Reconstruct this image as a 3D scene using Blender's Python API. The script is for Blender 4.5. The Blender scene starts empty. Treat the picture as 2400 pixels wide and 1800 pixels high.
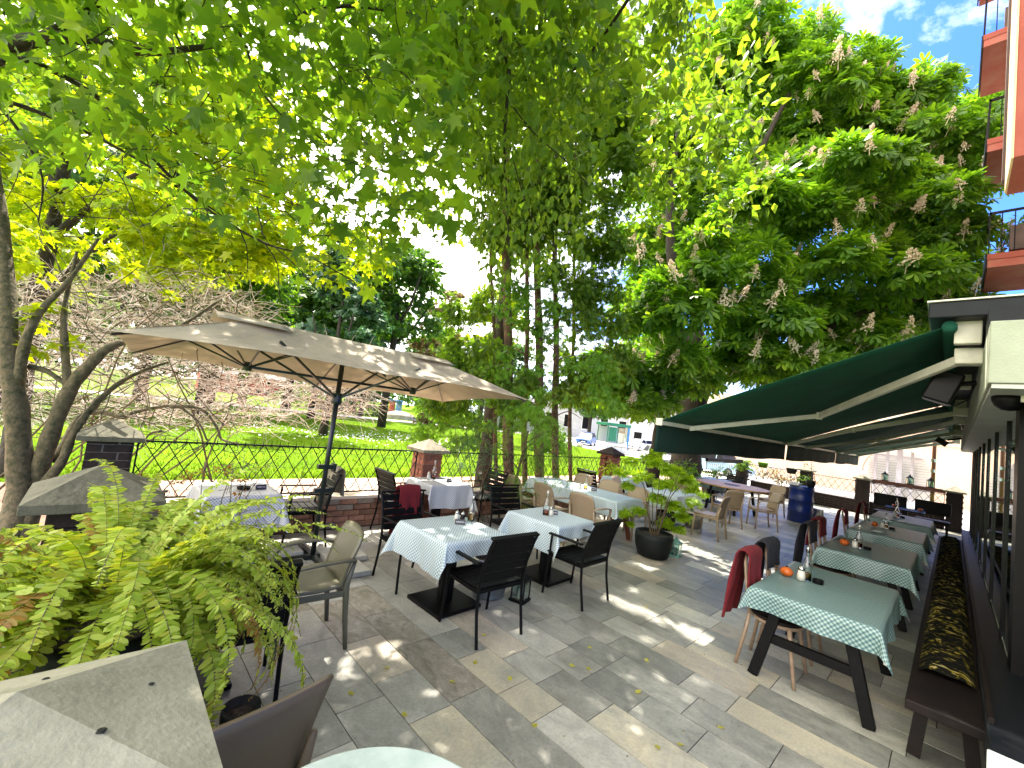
import bpy, math, random
import numpy as np
from mathutils import Vector, Matrix
random.seed(7); rng = np.random.default_rng(11)
PI = math.pi
S = bpy.context.scene
COL = S.collection

# ------------------------------------------------------------------ camera
cd = bpy.data.cameras.new('camera'); cam = bpy.data.objects.new('camera', cd); COL.objects.link(cam)
RIGHT = Vector((0.71330506, -0.68971283, 0.1244673)); DOWN = Vector((0.14138844, -0.03232955, -0.98942615)); FWD = Vector((0.68644388, 0.72336092, 0.07445659))
CP = Vector((0, 0, 1.9))
mw = Matrix((RIGHT, -DOWN, -FWD)).transposed().to_4x4(); mw.translation = CP
cam.matrix_world = mw
cd.sensor_width = 36; cd.lens = 36 * 993 / 2400; cd.clip_start = .05; cd.clip_end = 900
S.camera = cam
# ------------------------------------------------------------------ sun, sky, exposure
SUN_AZ, SUN_EL = math.radians(33), math.radians(60)     # azimuth from +Y towards +X
S.view_settings.view_transform = 'Standard'; S.view_settings.look = 'None'
S.view_settings.gamma = 1; S.view_settings.use_curve_mapping = False
S.view_settings.exposure = 2.1
sl = bpy.data.lights.new('sun', 'SUN'); sl.energy = 4.2; sl.angle = math.radians(.5); sl.color = (1, .93, .80)
so = bpy.data.objects.new('sun', sl); COL.objects.link(so)
sdir = Vector((math.sin(SUN_AZ) * math.cos(SUN_EL), math.cos(SUN_AZ) * math.cos(SUN_EL), math.sin(SUN_EL)))
so.rotation_euler = sdir.to_track_quat('Z', 'Y').to_euler(); so.location = (0, 0, 30)
w = bpy.data.worlds.new('World'); S.world = w; w.use_nodes = True
wn, wl = w.node_tree.nodes, w.node_tree.links; wn.clear()
sky = wn.new('ShaderNodeTexSky'); sky.sky_type = 'NISHITA'; sky.sun_disc = False
sky.sun_elevation = SUN_EL; sky.sun_rotation = SUN_AZ; sky.air_density = 1.0; sky.dust_density = .6; sky.ozone_density = 2.0
tc = wn.new('ShaderNodeTexCoord'); mp = wn.new('ShaderNodeMapping'); mp.inputs['Scale'].default_value = (1, 1, 2.2)
nz = wn.new('ShaderNodeTexNoise'); nz.inputs['Scale'].default_value = 1.6; nz.inputs['Detail'].default_value = 9; nz.inputs['Roughness'].default_value = .62; nz.inputs['Distortion'].default_value = .6
dp = wn.new('ShaderNodeVectorMath'); dp.operation = 'DOT_PRODUCT'; dp.inputs[1].default_value = (-.66, .70, .02)   # cloud bank lies to the north west
ad = wn.new('ShaderNodeMath'); ad.operation = 'MULTIPLY_ADD'; ad.inputs[1].default_value = .40
rp = wn.new('ShaderNodeValToRGB'); rp.color_ramp.elements[0].position = .31; rp.color_ramp.elements[1].position = .70
mx = wn.new('ShaderNodeMixRGB'); mx.inputs[2].default_value = (14.5, 13.6, 12.4, 1)
bg = wn.new('ShaderNodeBackground'); bg.inputs['Strength'].default_value = .13
wo = wn.new('ShaderNodeOutputWorld')
tint = wn.new('ShaderNodeMixRGB'); tint.blend_type = 'MULTIPLY'; tint.inputs[0].default_value = 1; tint.inputs[2].default_value = (.24, .43, .86, 1)
wl.new(tc.outputs['Generated'], mp.inputs[0]); wl.new(mp.outputs[0], nz.inputs['Vector'])
wl.new(tc.outputs['Generated'], dp.inputs[0]); wl.new(dp.outputs['Value'], ad.inputs[0]); wl.new(nz.outputs['Fac'], ad.inputs[2])
wl.new(ad.outputs[0], rp.inputs[0]); wl.new(rp.outputs[0], mx.inputs[0]); wl.new(sky.outputs[0], tint.inputs[1]); wl.new(tint.outputs[0], mx.inputs[1])
wl.new(mx.outputs[0], bg.inputs[0]); wl.new(bg.outputs[0], wo.inputs[0])
S.cycles.max_bounces = 8; S.cycles.transparent_max_bounces = 16; S.cycles.diffuse_bounces = 4

# ------------------------------------------------------------------ helpers
def W(px, py, depth):                     # a point at a real distance along a sight line of the survey photo
    return CP + (RIGHT * ((px - 1200) / 993) + DOWN * ((py - 900) / 993) + FWD) * depth

def tag(o, label=None, cat=None, group=None, kind=None):
    if label: o['label'] = label
    if cat: o['category'] = cat
    if group: o['group'] = group
    if kind: o['kind'] = kind
    return o

def empty(name, loc=(0, 0, 0), rz=0, label=None, cat=None, group=None):
    o = bpy.data.objects.new(name, None); COL.objects.link(o); o.location = loc; o.rotation_euler = (0, 0, rz); o.empty_display_size = .2
    return tag(o, label, cat, group)

def kids(o): return [c for c in bpy.data.objects if c.parent == o]

def dup(o, loc, rz=None, label=None, group=None, tree=None):
    tree = tree or {}
    allo = list(COL.objects)
    def rec(s, par):
        c = s.copy(); COL.objects.link(c); c.parent = par
        for ch in allo:
            if ch.parent == s: rec(ch, c)
        return c
    c = rec(o, None); c.location = loc
    if rz is not None: c.rotation_euler = (0, 0, rz)
    if label: c['label'] = label
    if group: c['group'] = group
    return c

class MB:
    def __init__(s): s.v = []; s.f = []; s.uv = None
    def add(s, vs, fs):
        n = len(s.v); s.v += [tuple(p) for p in vs]; s.f += [tuple(n + i for i in f) for f in fs]; return s
    def box(s, c, d, rz=0, M=None, top=(1, 1)):
        x, y, z = d[0] / 2, d[1] / 2, d[2] / 2
        vs = [(-x, -y, -z), (x, -y, -z), (x, y, -z), (-x, y, -z)] + [(-x * top[0], -y * top[1], z), (x * top[0], -y * top[1], z), (x * top[0], y * top[1], z), (-x * top[0], y * top[1], z)]
        R = M if M is not None else Matrix.Rotation(rz, 3, 'Z')
        return s.add([R @ Vector(p) + Vector(c) for p in vs], [(0, 3, 2, 1), (4, 5, 6, 7), (0, 1, 5, 4), (1, 2, 6, 5), (2, 3, 7, 6), (3, 0, 4, 7)])
    def bar(s, a, b, w_, h=None, up=(0, 0, 1)):      # rectangular bar between two points
        a, b = Vector(a), Vector(b); h = h or w_; d = (b - a); L = d.length; d.normalize(); u = Vector(up)
        if abs(d.dot(u)) > .98: u = Vector((0, 1, 0))
        r = d.cross(u).normalized(); u = r.cross(d)
        return s.box((a + b) / 2, (w_, h, L), M=Matrix((r, u, -d if False else d)).transposed() if r.cross(u).dot(d) > 0 else Matrix((r, -u, d)).transposed())
    def tube(s, pts, rad, n=6, caps=True):
        pts = [Vector(p) for p in pts]
        if not hasattr(rad, '__len__'): rad = [rad] * len(pts)
        base = len(s.v); prev = None
        for i, p in enumerate(pts):
            d = (pts[min(i + 1, len(pts) - 1)] - pts[max(i - 1, 0)]).normalized()
            if prev is None:
                prev = d.orthogonal().normalized()
            r = (prev - d * prev.dot(d)).normalized(); q = d.cross(r); prev = r
            for k in range(n):
                a = 2 * PI * k / n
                s.v.append(tuple(p + (r * math.cos(a) + q * math.sin(a)) * rad[i]))
        for i in range(len(pts) - 1):
            for k in range(n):
                a = base + i * n + k; b = base + i * n + (k + 1) % n
                s.f.append((a, b, b + n, a + n))
        if caps:
            s.f.append(tuple(base + k for k in reversed(range(n)))); s.f.append(tuple(base + (len(pts) - 1) * n + k for k in range(n)))
        return s
    def lathe(s, prof, c=(0, 0, 0), n=20, cap=True):
        base = len(s.v)
        for r, z in prof:
            for k in range(n):
                a = 2 * PI * k / n; s.v.append((c[0] + r * math.cos(a), c[1] + r * math.sin(a), c[2] + z))
        for i in range(len(prof) - 1):
            for k in range(n):
                a = base + i * n + k; b = base + i * n + (k + 1) % n
                s.f.append((a, b, b + n, a + n))
        if cap:
            s.f.append(tuple(base + k for k in reversed(range(n)))); s.f.append(tuple(base + (len(prof) - 1) * n + k for k in range(n)))
        return s
    def build(s, name, mat, parent=None, smooth=False, bevel=0, kind=None, loc=None, solid=0):
        me = bpy.data.meshes.new(name); me.from_pydata(s.v, [], s.f)
        if s.uv is not None:
            ul = me.uv_layers.new(name='UVMap'); co = np.array(s.uv, dtype=np.float32)
            li = np.empty(len(me.loops), dtype=np.int32); me.loops.foreach_get('vertex_index', li)
            ul.data.foreach_set('uv', co[li].ravel())
        if smooth: me.shade_smooth()
        o = bpy.data.objects.new(name, me); COL.objects.link(o); o.parent = parent
        if mat: me.materials.append(mat)
        if loc: o.location = loc
        if bevel:
            b = o.modifiers.new('bevel', 'BEVEL'); b.width = bevel; b.segments = 2; b.limit_method = 'ANGLE'
        if solid:
            b = o.modifiers.new('solid', 'SOLIDIFY'); b.thickness = solid
        if kind: o['kind'] = kind
        return o

def inst(name, me, parent, loc=(0, 0, 0), rot=(0, 0, 0), sc=(1, 1, 1)):
    o = bpy.data.objects.new(name, me); COL.objects.link(o); o.parent = parent; o.location = loc; o.rotation_euler = rot; o.scale = sc
    return o

# ------------------------------------------------------------------ materials
def nodes(name):
    m = bpy.data.materials.new(name); m.use_nodes = True; nt = m.node_tree
    return m, nt.nodes, nt.links, nt.nodes['Principled BSDF']
def mat(name, col, rough=.6, var=.15, scale=8, metal=0, bump=0, bscale=40, col2=None, spec=.5, obvar=0):
    m, n, l, p = nodes(name)
    p.inputs['Roughness'].default_value = rough; p.inputs['Metallic'].default_value = metal; p.inputs['Specular IOR Level'].default_value = spec
    t = n.new('ShaderNodeTexCoord'); a = n.new('ShaderNodeTexNoise'); a.inputs['Scale'].default_value = scale; a.inputs['Detail'].default_value = 6; a.inputs['Roughness'].default_value = .65
    l.new(t.outputs['Object'], a.inputs['Vector'])
    r = n.new('ShaderNodeValToRGB'); c2 = col2 or tuple(c * (1 - var * 2) for c in col)
    r.color_ramp.elements[0].color = (*c2, 1); r.color_ramp.elements[1].color = (*[min(1, c * (1 + var * .6)) for c in col], 1)
    r.color_ramp.elements[0].position = .32; r.color_ramp.elements[1].position = .66
    l.new(a.outputs['Fac'], r.inputs[0]); out = r.outputs[0]
    if obvar:
        oi = n.new('ShaderNodeObjectInfo'); mr = n.new('ShaderNodeMapRange'); mr.inputs[3].default_value = 1 - obvar; mr.inputs[4].default_value = 1 + obvar
        h = n.new('ShaderNodeMixRGB'); h.blend_type = 'MULTIPLY'; h.inputs[0].default_value = 1
        l.new(oi.outputs['Random'], mr.inputs[0]); l.new(out, h.inputs[1]); l.new(mr.outputs[0], h.inputs[2]); out = h.outputs[0]
    l.new(out, p.inputs['Base Color'])
    if bump:
        b = n.new('ShaderNodeTexNoise'); b.inputs['Scale'].default_value = bscale; b.inputs['Detail'].default_value = 5; l.new(t.outputs['Object'], b.inputs['Vector'])
        bu = n.new('ShaderNodeBump'); bu.inputs['Strength'].default_value = bump; bu.inputs['Distance'].default_value = .01; l.new(b.outputs['Fac'], bu.inputs['Height']); l.new(bu.outputs[0], p.inputs['Normal'])
    return m

def leafmat(name, cols, trans=.5, rough=.45, tcol=None, spec=.25):
    m, n, l, p = nodes(name)
    g = n.new('ShaderNodeNewGeometry'); r = n.new('ShaderNodeValToRGB'); e = r.color_ramp.elements
    while len(e) < len(cols): e.new(.5)
    for i, c in enumerate(cols): e[i].position = i / (len(cols) - 1); e[i].color = (*c, 1)
    l.new(g.outputs['Random Per Island'], r.inputs[0])
    p.inputs['Roughness'].default_value = rough; p.inputs['Specular IOR Level'].default_value = spec
    l.new(r.outputs[0], p.inputs['Base Color'])
    tr = n.new('ShaderNodeBsdfTranslucent'); tm = n.new('ShaderNodeMixRGB'); tm.blend_type = 'MULTIPLY'; tm.inputs[0].default_value = 1; tm.inputs[2].default_value = (*(tcol or (2.6, 2.5, .7)), 1)
    l.new(r.outputs[0], tm.inputs[1]); l.new(tm.outputs[0], tr.inputs[0])
    mxs = n.new('ShaderNodeMixShader'); mxs.inputs[0].default_value = trans
    l.new(p.outputs[0], mxs.inputs[1]); l.new(tr.outputs[0], mxs.inputs[2]); l.new(mxs.outputs[0], n['Material Output'].inputs[0])
    return m

def slabmat(name, c1, c2, c3, streak=0.0, rough=.42, wob=3.0):
    m, n, l, p = nodes(name); t = n.new('ShaderNodeTexCoord'); oi = n.new('ShaderNodeObjectInfo')
    ad = n.new('ShaderNodeVectorMath'); ad.operation = 'MULTIPLY_ADD'; ad.inputs[1].default_value = (37, 23, 11); l.new(oi.outputs['Random'], ad.inputs[0]); l.new(t.outputs['Object'], ad.inputs[2])
    mp = n.new('ShaderNodeMapping'); mp.inputs['Scale'].default_value = (1.5, .8, 1); mp.inputs['Rotation'].default_value = (0, 0, .5); l.new(ad.outputs[0], mp.inputs[0])
    a = n.new('ShaderNodeTexNoise'); a.inputs['Scale'].default_value = wob; a.inputs['Detail'].default_value = 9; a.inputs['Roughness'].default_value = .6; a.inputs['Distortion'].default_value = 1.6
    l.new(mp.outputs[0], a.inputs['Vector'])
    r = n.new('ShaderNodeValToRGB'); r.color_ramp.elements[0].position = .30; r.color_ramp.elements[0].color = (*c1, 1); r.color_ramp.elements[1].position = .72; r.color_ramp.elements[1].color = (*c3, 1)
    e = r.color_ramp.elements.new(.5); e.color = (*c2, 1); l.new(a.outputs['Fac'], r.inputs[0])
    f = n.new('ShaderNodeTexNoise'); f.inputs['Scale'].default_value = 55; f.inputs['Detail'].default_value = 4; l.new(ad.outputs[0], f.inputs['Vector'])
    fr = n.new('ShaderNodeMapRange'); fr.inputs[1].default_value = .3; fr.inputs[2].default_value = .7; fr.inputs[3].default_value = .86; fr.inputs[4].default_value = 1.12; l.new(f.outputs['Fac'], fr.inputs[0])
    mu = n.new('ShaderNodeMixRGB'); mu.blend_type = 'MULTIPLY'; mu.inputs[0].default_value = 1; l.new(r.outputs[0], mu.inputs[1]); l.new(fr.outputs[0], mu.inputs[2])
    mr = n.new('ShaderNodeMapRange'); mr.inputs[3].default_value = .84; mr.inputs[4].default_value = 1.30; l.new(oi.outputs['Random'], mr.inputs[0])
    m2 = n.new('ShaderNodeMixRGB'); m2.blend_type = 'MULTIPLY'; m2.inputs[0].default_value = 1; l.new(mu.outputs[0], m2.inputs[1]); l.new(mr.outputs[0], m2.inputs[2])
    # grime in world space
    gd = n.new('ShaderNodeTexNoise'); gd.inputs['Scale'].default_value = 1.3; gd.inputs['Detail'].default_value = 7; gg = n.new('ShaderNodeNewGeometry'); l.new(gg.outputs['Position'], gd.inputs['Vector'])
    gr = n.new('ShaderNodeMapRange'); gr.inputs[1].default_value = .35; gr.inputs[2].default_value = .65; gr.inputs[3].default_value = .78; gr.inputs[4].default_value = 1.08; l.new(gd.outputs['Fac'], gr.inputs[0])
    m3 = n.new('ShaderNodeMixRGB'); m3.blend_type = 'MULTIPLY'; m3.inputs[0].default_value = 1; l.new(m2.outputs[0], m3.inputs[1]); l.new(gr.outputs[0], m3.inputs[2])
    l.new(m3.outputs[0], p.inputs['Base Color'])
    rr = n.new('ShaderNodeMapRange'); rr.inputs[3].default_value = rough - .12; rr.inputs[4].default_value = rough + .2; l.new(a.outputs['Fac'], rr.inputs[0]); l.new(rr.outputs[0], p.inputs['Roughness'])
    bu = n.new('ShaderNodeBump'); bu.inputs['Strength'].default_value = .25; bu.inputs['Distance'].default_value = .004; l.new(f.outputs['Fac'], bu.inputs['Height']); l.new(bu.outputs[0], p.inputs['Normal'])
    return m

def gingham(name, light, dark, mid, per=.03):
    m, n, l, p = nodes(name); u = n.new('ShaderNodeUVMap'); mp = n.new('ShaderNodeMapping'); mp.inputs['Rotation'].default_value = (0, 0, PI / 4); mp.inputs['Scale'].default_value = (1 / per, 1 / per, 1)
    l.new(u.outputs[0], mp.inputs[0]); sx = n.new('ShaderNodeSeparateXYZ'); l.new(mp.outputs[0], sx.inputs[0]); outs = []
    for k in 'XY':
        f = n.new('ShaderNodeMath'); f.operation = 'FRACT'; l.new(sx.outputs[k], f.inputs[0]); g_ = n.new('ShaderNodeMath'); g_.operation = 'GREATER_THAN'; g_.inputs[1].default_value = .5; l.new(f.outputs[0], g_.inputs[0]); outs.append(g_)
    s_ = n.new('ShaderNodeMath'); s_.operation = 'ADD'; l.new(outs[0].outputs[0], s_.inputs[0]); l.new(outs[1].outputs[0], s_.inputs[1])
    h = n.new('ShaderNodeMath'); h.operation = 'MULTIPLY'; h.inputs[1].default_value = .5; l.new(s_.outputs[0], h.inputs[0])
    r = n.new('ShaderNodeValToRGB'); r.color_ramp.elements[0].color = (*light, 1); r.color_ramp.elements[1].color = (*dark, 1); e = r.color_ramp.elements.new(.5); e.color = (*mid, 1); l.new(h.outputs[0], r.inputs[0])
    g = n.new('ShaderNodeNewGeometry'); b = n.new('ShaderNodeMixRGB'); b.inputs[2].default_value = (.52, .53, .47, 1); l.new(g.outputs['Backfacing'], b.inputs[0]); l.new(r.outputs[0], b.inputs[1]); l.new(b.outputs[0], p.inputs['Base Color'])
    p.inputs['Roughness'].default_value = .42; p.inputs['Specular IOR Level'].default_value = .45
    nz = n.new('ShaderNodeTexNoise'); nz.inputs['Scale'].default_value = 14; nz.inputs['Detail'].default_value = 3; l.new(u.outputs[0], nz.inputs['Vector'])
    bu = n.new('ShaderNodeBump'); bu.inputs['Strength'].default_value = .25; bu.inputs['Distance'].default_value = .01; l.new(nz.outputs['Fac'], bu.inputs['Height']); l.new(bu.outputs[0], p.inputs['Normal'])
    return m

def glassmat(name, col=(1, 1, 1), rough=.02, ior=1.45):
    m, n, l, p = nodes(name); p.inputs['Base Color'].default_value = (*col, 1); p.inputs['Roughness'].default_value = rough; p.inputs['Transmission Weight'].default_value = 1; p.inputs['IOR'].default_value = ior
    return m
def panemat(name, tint=(.8, .9, .88), refl=.12):       # thin window glass: see-through with mirror reflection
    m, n, l, p = nodes(name); n.remove(p); t = n.new('ShaderNodeBsdfTransparent'); t.inputs[0].default_value = (*tint, 1); g = n.new('ShaderNodeBsdfGlossy'); g.inputs['Roughness'].default_value = .015; g.inputs[0].default_value = (.9, .95, .93, 1)
    fr = n.new('ShaderNodeLayerWeight'); fr.inputs['Blend'].default_value = .35; ma = n.new('ShaderNodeMath'); ma.operation = 'MULTIPLY_ADD'; ma.inputs[1].default_value = .75; ma.inputs[2].default_value = refl; ma.use_clamp = True
    l.new(fr.outputs['Facing'], ma.inputs[0]); x = n.new('ShaderNodeMixShader'); l.new(ma.outputs[0], x.inputs[0]); l.new(t.outputs[0], x.inputs[1]); l.new(g.outputs[0], x.inputs[2]); l.new(x.outputs[0], n['Material Output'].inputs[0]); return m

M = {}
M['black_wood'] = mat('black_wood', (.0035, .0035, .004), .5, .25, 30, bump=.15, bscale=90, spec=.14)
M['black_metal'] = mat('black_metal', (.003, .003, .0035), .45, .2, 12, spec=.14)
M['iron'] = mat('iron', (.006, .006, .006), .5, .3, 30, spec=.25)
M['resin'] = mat('resin', (.30, .225, .145), .45, .05, 6, bump=.12, bscale=260)
M['resin_dark'] = mat('resin_dark', (.13, .095, .06), .45, .05, 6, bump=.15, bscale=260)
M['resin_green'] = mat('resin_green', (.10, .095, .06), .42, .05, 6)
M['wood_leg'] = mat('wood_leg', (.27, .19, .13), .45, .15, 20)
M['walnut'] = mat('walnut', (.16, .05, .025), .4, .2, 18)
M['table_wood'] = mat('table_wood', (.40, .23, .06), .45, .15, 5, col2=(.25, .13, .035), spec=.25)
M['cloth_green'] = gingham('cloth_green', (.27, .345, .315), (.035, .085, .10), (.11, .19, .19), .026)
M['cloth_blue'] = gingham('cloth_blue', (.66, .70, .70), (.17, .26, .31), (.40, .49, .53), .023)
M['cloth_grey'] = gingham('cloth_grey', (.68, .68, .66), (.26, .28, .32), (.46, .48, .50), .022)
def fabric(name, col, tr, sc=2.0, var=.12):
    m = mat(name, col, .85, var, sc, bump=.15, bscale=120); n, l = m.node_tree.nodes, m.node_tree.links; p = n['Principled BSDF']; t = n.new('ShaderNodeBsdfTranslucent'); x = n.new('ShaderNodeMixShader'); x.inputs[0].default_value = tr
    src = p.inputs['Base Color'].links[0].from_socket; l.new(src, t.inputs[0]); l.new(p.outputs[0], x.inputs[1]); l.new(t.outputs[0], x.inputs[2]); l.new(x.outputs[0], n['Material Output'].inputs[0]); return m
M['canvas'] = fabric('canvas', (.56, .48, .38), .35)
M['umb_metal'] = mat('umb_metal', (.010, .016, .013), .35, .1, 10)
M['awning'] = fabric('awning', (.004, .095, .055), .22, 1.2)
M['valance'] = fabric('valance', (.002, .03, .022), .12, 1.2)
M['cream_metal'] = mat('cream_metal', (.62, .60, .50), .45, .08, 9)
M['cream_wall'] = mat('cream_wall', (.33, .35, .27), .8, .06, 4, bump=.3, bscale=80)
M['soffit'] = mat('soffit', (.48, .48, .45), .55, .08, 2)
M['dark_fascia'] = mat('dark_fascia', (.007, .009, .012), .5, .2, 8, spec=.2)
M['mullion'] = mat('mullion', (.0035, .003, .004), .4, .1, 10, spec=.15)
M['brick_red'] = mat('brick_red', (.27, .095, .06), .85, .2, 14, bump=.5, bscale=60, obvar=.35)
M['brick_orange'] = mat('brick_orange', (.31, .155, .095), .85, .2, 14, bump=.6, bscale=50, obvar=.3)
M['joint'] = mat('joint', (.05, .045, .035), .95, .3, 20)
M['mortar'] = mat('mortar', (.30, .24, .18), .95, .2, 20, bump=.5)
M['stone_cap'] = mat('stone_cap', (.25, .225, .17), .85, .22, 7, bump=.6, bscale=45, col2=(.13, .115, .08))
M['cap_shade'] = mat('cap_shade', (.13, .12, .085), .9, .25, 7, bump=.7, bscale=45, col2=(.06, .058, .038))  # shaded copy of the cap stone, darkened in colour for the left pillars
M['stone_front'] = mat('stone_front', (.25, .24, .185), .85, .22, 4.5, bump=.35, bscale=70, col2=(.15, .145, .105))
M['dark_pillar'] = mat('dark_pillar', (.022, .011, .009), .85, .3, 20, bump=.6, bscale=30)  # near-black brick; on the left pillars and walls it paints their shade
M['blue_barrel'] = mat('blue_barrel', (.005, .02, .14), .3, .15, 4)
M['pot_black'] = mat('pot_black', (.007, .009, .009), .6, .2, 8, bump=.15, spec=.25)
M['pot_grey'] = mat('pot_grey', (.16, .145, .12), .7, .2, 8)
M['soil'] = mat('soil', (.045, .03, .02), .95, .5, 40, bump=1, bscale=60)
M['zinc'] = mat('zinc', (.25, .28, .28), .4, .15, 6, metal=.8)
M['mint'] = mat('mint', (.16, .36, .30), .45, .12, 10)
M['red_blanket'] = mat('red_blanket', (.13, .003, .008), .95, .12, 60, bump=.5, bscale=200)
M['navy_blanket'] = mat('navy_blanket', (.012, .012, .022), .95, .2, 60, bump=.5, bscale=200)
M['orange_wax'] = mat('orange_wax', (.50, .10, .008), .4, .15, 12)
M['glass'] = glassmat('glass'); M['oil'] = glassmat('oil', (.75, .42, .03), .05, 1.36); M['vinegar'] = glassmat('vinegar', (.5, .09, .01), .05, 1.36)
M['pane'] = panemat('pane'); M['car_glass'] = panemat('car_glass', (.3, .36, .4), .3)
M['white_paint'] = mat('white_paint', (.75, .75, .73), .5, .05, 10)
M['shaker'] = mat('shaker', (.55, .54, .48), .35, .1, 15)
M['steel'] = mat('steel', (.5, .5, .48), .25, .1, 15, metal=1)
M['bark_maple'] = mat('bark_maple', (.13, .095, .055), .9, .35, 16, bump=1, bscale=40, col2=(.03, .034, .014))
M['bark_dark'] = mat('bark_dark', (.035, .026, .018), .9, .35, 9, bump=1, bscale=30)
M['bark_thuja'] = mat('bark_thuja', (.16, .09, .06), .9, .3, 12, bump=1, bscale=40, col2=(.04, .025, .016))
M['twig_pale'] = mat('twig_pale', (.60, .52, .48), .8, .25, 5, col2=(.28, .22, .18))
M['stem'] = mat('stem', (.10, .07, .035), .8, .3, 20)
M['leaf_maple'] = leafmat('leaf_maple', [(.035, .085, .012), (.07, .145, .014), (.12, .20, .018)], .62, tcol=(3.1, 2.7, .9))
M['leaf_lime'] = leafmat('leaf_lime', [(.12, .20, .008), (.18, .27, .010), (.24, .31, .012)], .55, tcol=(2.5, 2.1, .4))
M['leaf_hang'] = leafmat('leaf_hang', [(.05, .10, .016), (.08, .155, .020), (.14, .22, .026)], .56, tcol=(2.7, 2.4, .7))
M['leaf_chest'] = leafmat('leaf_chest', [(.055, .13, .024), (.095, .20, .028), (.16, .28, .028)], .52, .42, tcol=(2.2, 2.2, .4), spec=.4)
M['leaf_thuja'] = leafmat('leaf_thuja', [(.045, .10, .02), (.085, .155, .022), (.15, .23, .028)], .5, .6, tcol=(2.0, 2.0, .5))
M['leaf_locust'] = leafmat('leaf_locust', [(.05, .13, .02), (.08, .18, .02), (.12, .24, .03)], .45)
M['leaf_jmaple'] = leafmat('leaf_jmaple', [(.13, .24, .008), (.22, .35, .012), (.32, .44, .02)], .5, tcol=(2.0, 1.9, .5))
M['leaf_fern'] = leafmat('leaf_fern', [(.18, .27, .02), (.28, .39, .04), (.42, .52, .11), (.32, .34, .04)], .45, tcol=(1.7, 1.5, .5))
M['leaf_fern_brown'] = leafmat('leaf_fern_brown', [(.22, .12, .03), (.32, .18, .05), (.20, .20, .03)], .4, tcol=(1.6, 1.3, .6))
M['leaf_bush'] = leafmat('leaf_bush', [(.04, .10, .02), (.08, .17, .02), (.14, .25, .03)], .4)
M['leaf_blue'] = leafmat('leaf_blue', [(.03, .075, .045), (.05, .11, .06), (.08, .15, .06)], .3, tcol=(1.6, 1.8, 1))
M['leaf_far'] = leafmat('leaf_far', [(.03, .085, .02), (.05, .12, .025), (.10, .19, .02)], .4)
M['leaf_brown'] = leafmat('leaf_brown', [(.16, .10, .04), (.13, .11, .04), (.22, .16, .07)], .35, tcol=(1.6, 1.5, .8))
M['leaf_dry'] = leafmat('leaf_dry', [(.28, .30, .05), (.35, .32, .06), (.22, .25, .04)], .3)
M['bloom'] = leafmat('bloom', [(.74, .64, .52), (.80, .70, .58), (.82, .72, .66)], .35, .7, tcol=(1.1, 1, .9))
M['grass'] = leafmat('grass', [(.075, .15, .005), (.11, .19, .006), (.16, .22, .009)], .3, .8, tcol=(1.3, 1.3, .2), spec=.05)
M['lawn'] = mat('lawn', (.105, .18, .006), 1, .2, .35, bump=.6, bscale=8, col2=(.06, .125, .006), spec=.03)
M['gravel'] = mat('gravel', (.55, .50, .45), .9, .1, 2, bump=.3)
M['street'] = mat('street', (.42, .41, .40), .9, .1, 1)
M['salmon'] = mat('salmon', (.52, .33, .24), .9, .15, 5, bump=.4)
M['peach'] = mat('peach', (.74, .52, .38), .85, .08, .6, bump=.1)
M['peach_trim'] = mat('peach_trim', (.78, .66, .52), .85, .05, 1)
M['grey_door'] = mat('grey_door', (.42, .40, .44), .6, .1, 2)
M['red_plaster'] = mat('red_plaster', (.30, .075, .05), .85, .12, 1.2, bump=.3, bscale=12, col2=(.26, .05, .03))
M['red_under'] = mat('red_under', (.30, .055, .04), .85, .12, 1.5, bump=.3, bscale=12, col2=(.36, .14, .10))
M['cream_edge'] = mat('cream_edge', (.70, .48, .28), .8, .1, 3)
M['brown_pipe'] = mat('brown_pipe', (.10, .06, .045), .6, .2, 3)
M['render_grey'] = mat('render_grey', (.42, .38, .37), .9, .25, 14, bump=.9, bscale=60)
M['bench_wood'] = mat('bench_wood', (.008, .0045, .004), .6, .3, 10, bump=.3, bscale=30, spec=.2)
M['rock'] = mat('rock', (.55, .48, .38), .9, .2, 2, bump=.8, bscale=6)
M['car_blue'] = mat('car_blue', (.05, .13, .36), .25, .05, 1); M['car_white'] = mat('car_white', (.75, .76, .78), .25, .03, 1)
M['car_pale'] = mat('car_pale', (.35, .50, .62), .25, .03, 1); M['tyre'] = mat('tyre', (.02, .02, .02), .8, .1, 10); M['kiosk_green'] = mat('kiosk_green', (.01, .16, .09), .5, .1, 3); M['kiosk_blue'] = mat('kiosk_blue', (.06, .22, .5), .5, .1, 3)
M['house_pale'] = mat('house_pale', (.55, .55, .56), .85, .08, 1); M['house_red'] = mat('house_red', (.42, .09, .06), .85, .1, 1); M['roof_dark'] = mat('roof_dark', (.12, .10, .10), .8, .1, 2)
M['brochure'] = mat('brochure', (.015, .015, .025), .3, .2, 10); M['paper'] = mat('paper', (.7, .7, .68), .6, .05, 10)
M['marble'] = mat('marble', (.55, .62, .58), .3, .12, 3.5, col2=(.33, .42, .39))
SL = {'grey': slabmat('slab_grey', (.165, .16, .14), (.235, .23, .20), (.31, .30, .26)),
      'light': slabmat('slab_light', (.25, .245, .22), (.34, .33, .285), (.42, .40, .34)),
      'dark': slabmat('slab_dark', (.14, .14, .125), (.20, .20, .175), (.26, .255, .22), wob=5),
      'yellow': slabmat('slab_yellow', (.20, .205, .185), (.34, .315, .245), (.43, .375, .27), wob=1.8),
      'beige': slabmat('slab_beige', (.25, .24, .20), (.36, .32, .25), (.42, .37, .29)),
      'red': slabmat('slab_red', (.22, .15, .12), (.31, .21, .16), (.36, .26, .20)),
      'concrete': slabmat('slab_concrete', (.15, .135, .10), (.24, .215, .17), (.34, .31, .26), wob=6, rough=.8)}

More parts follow.
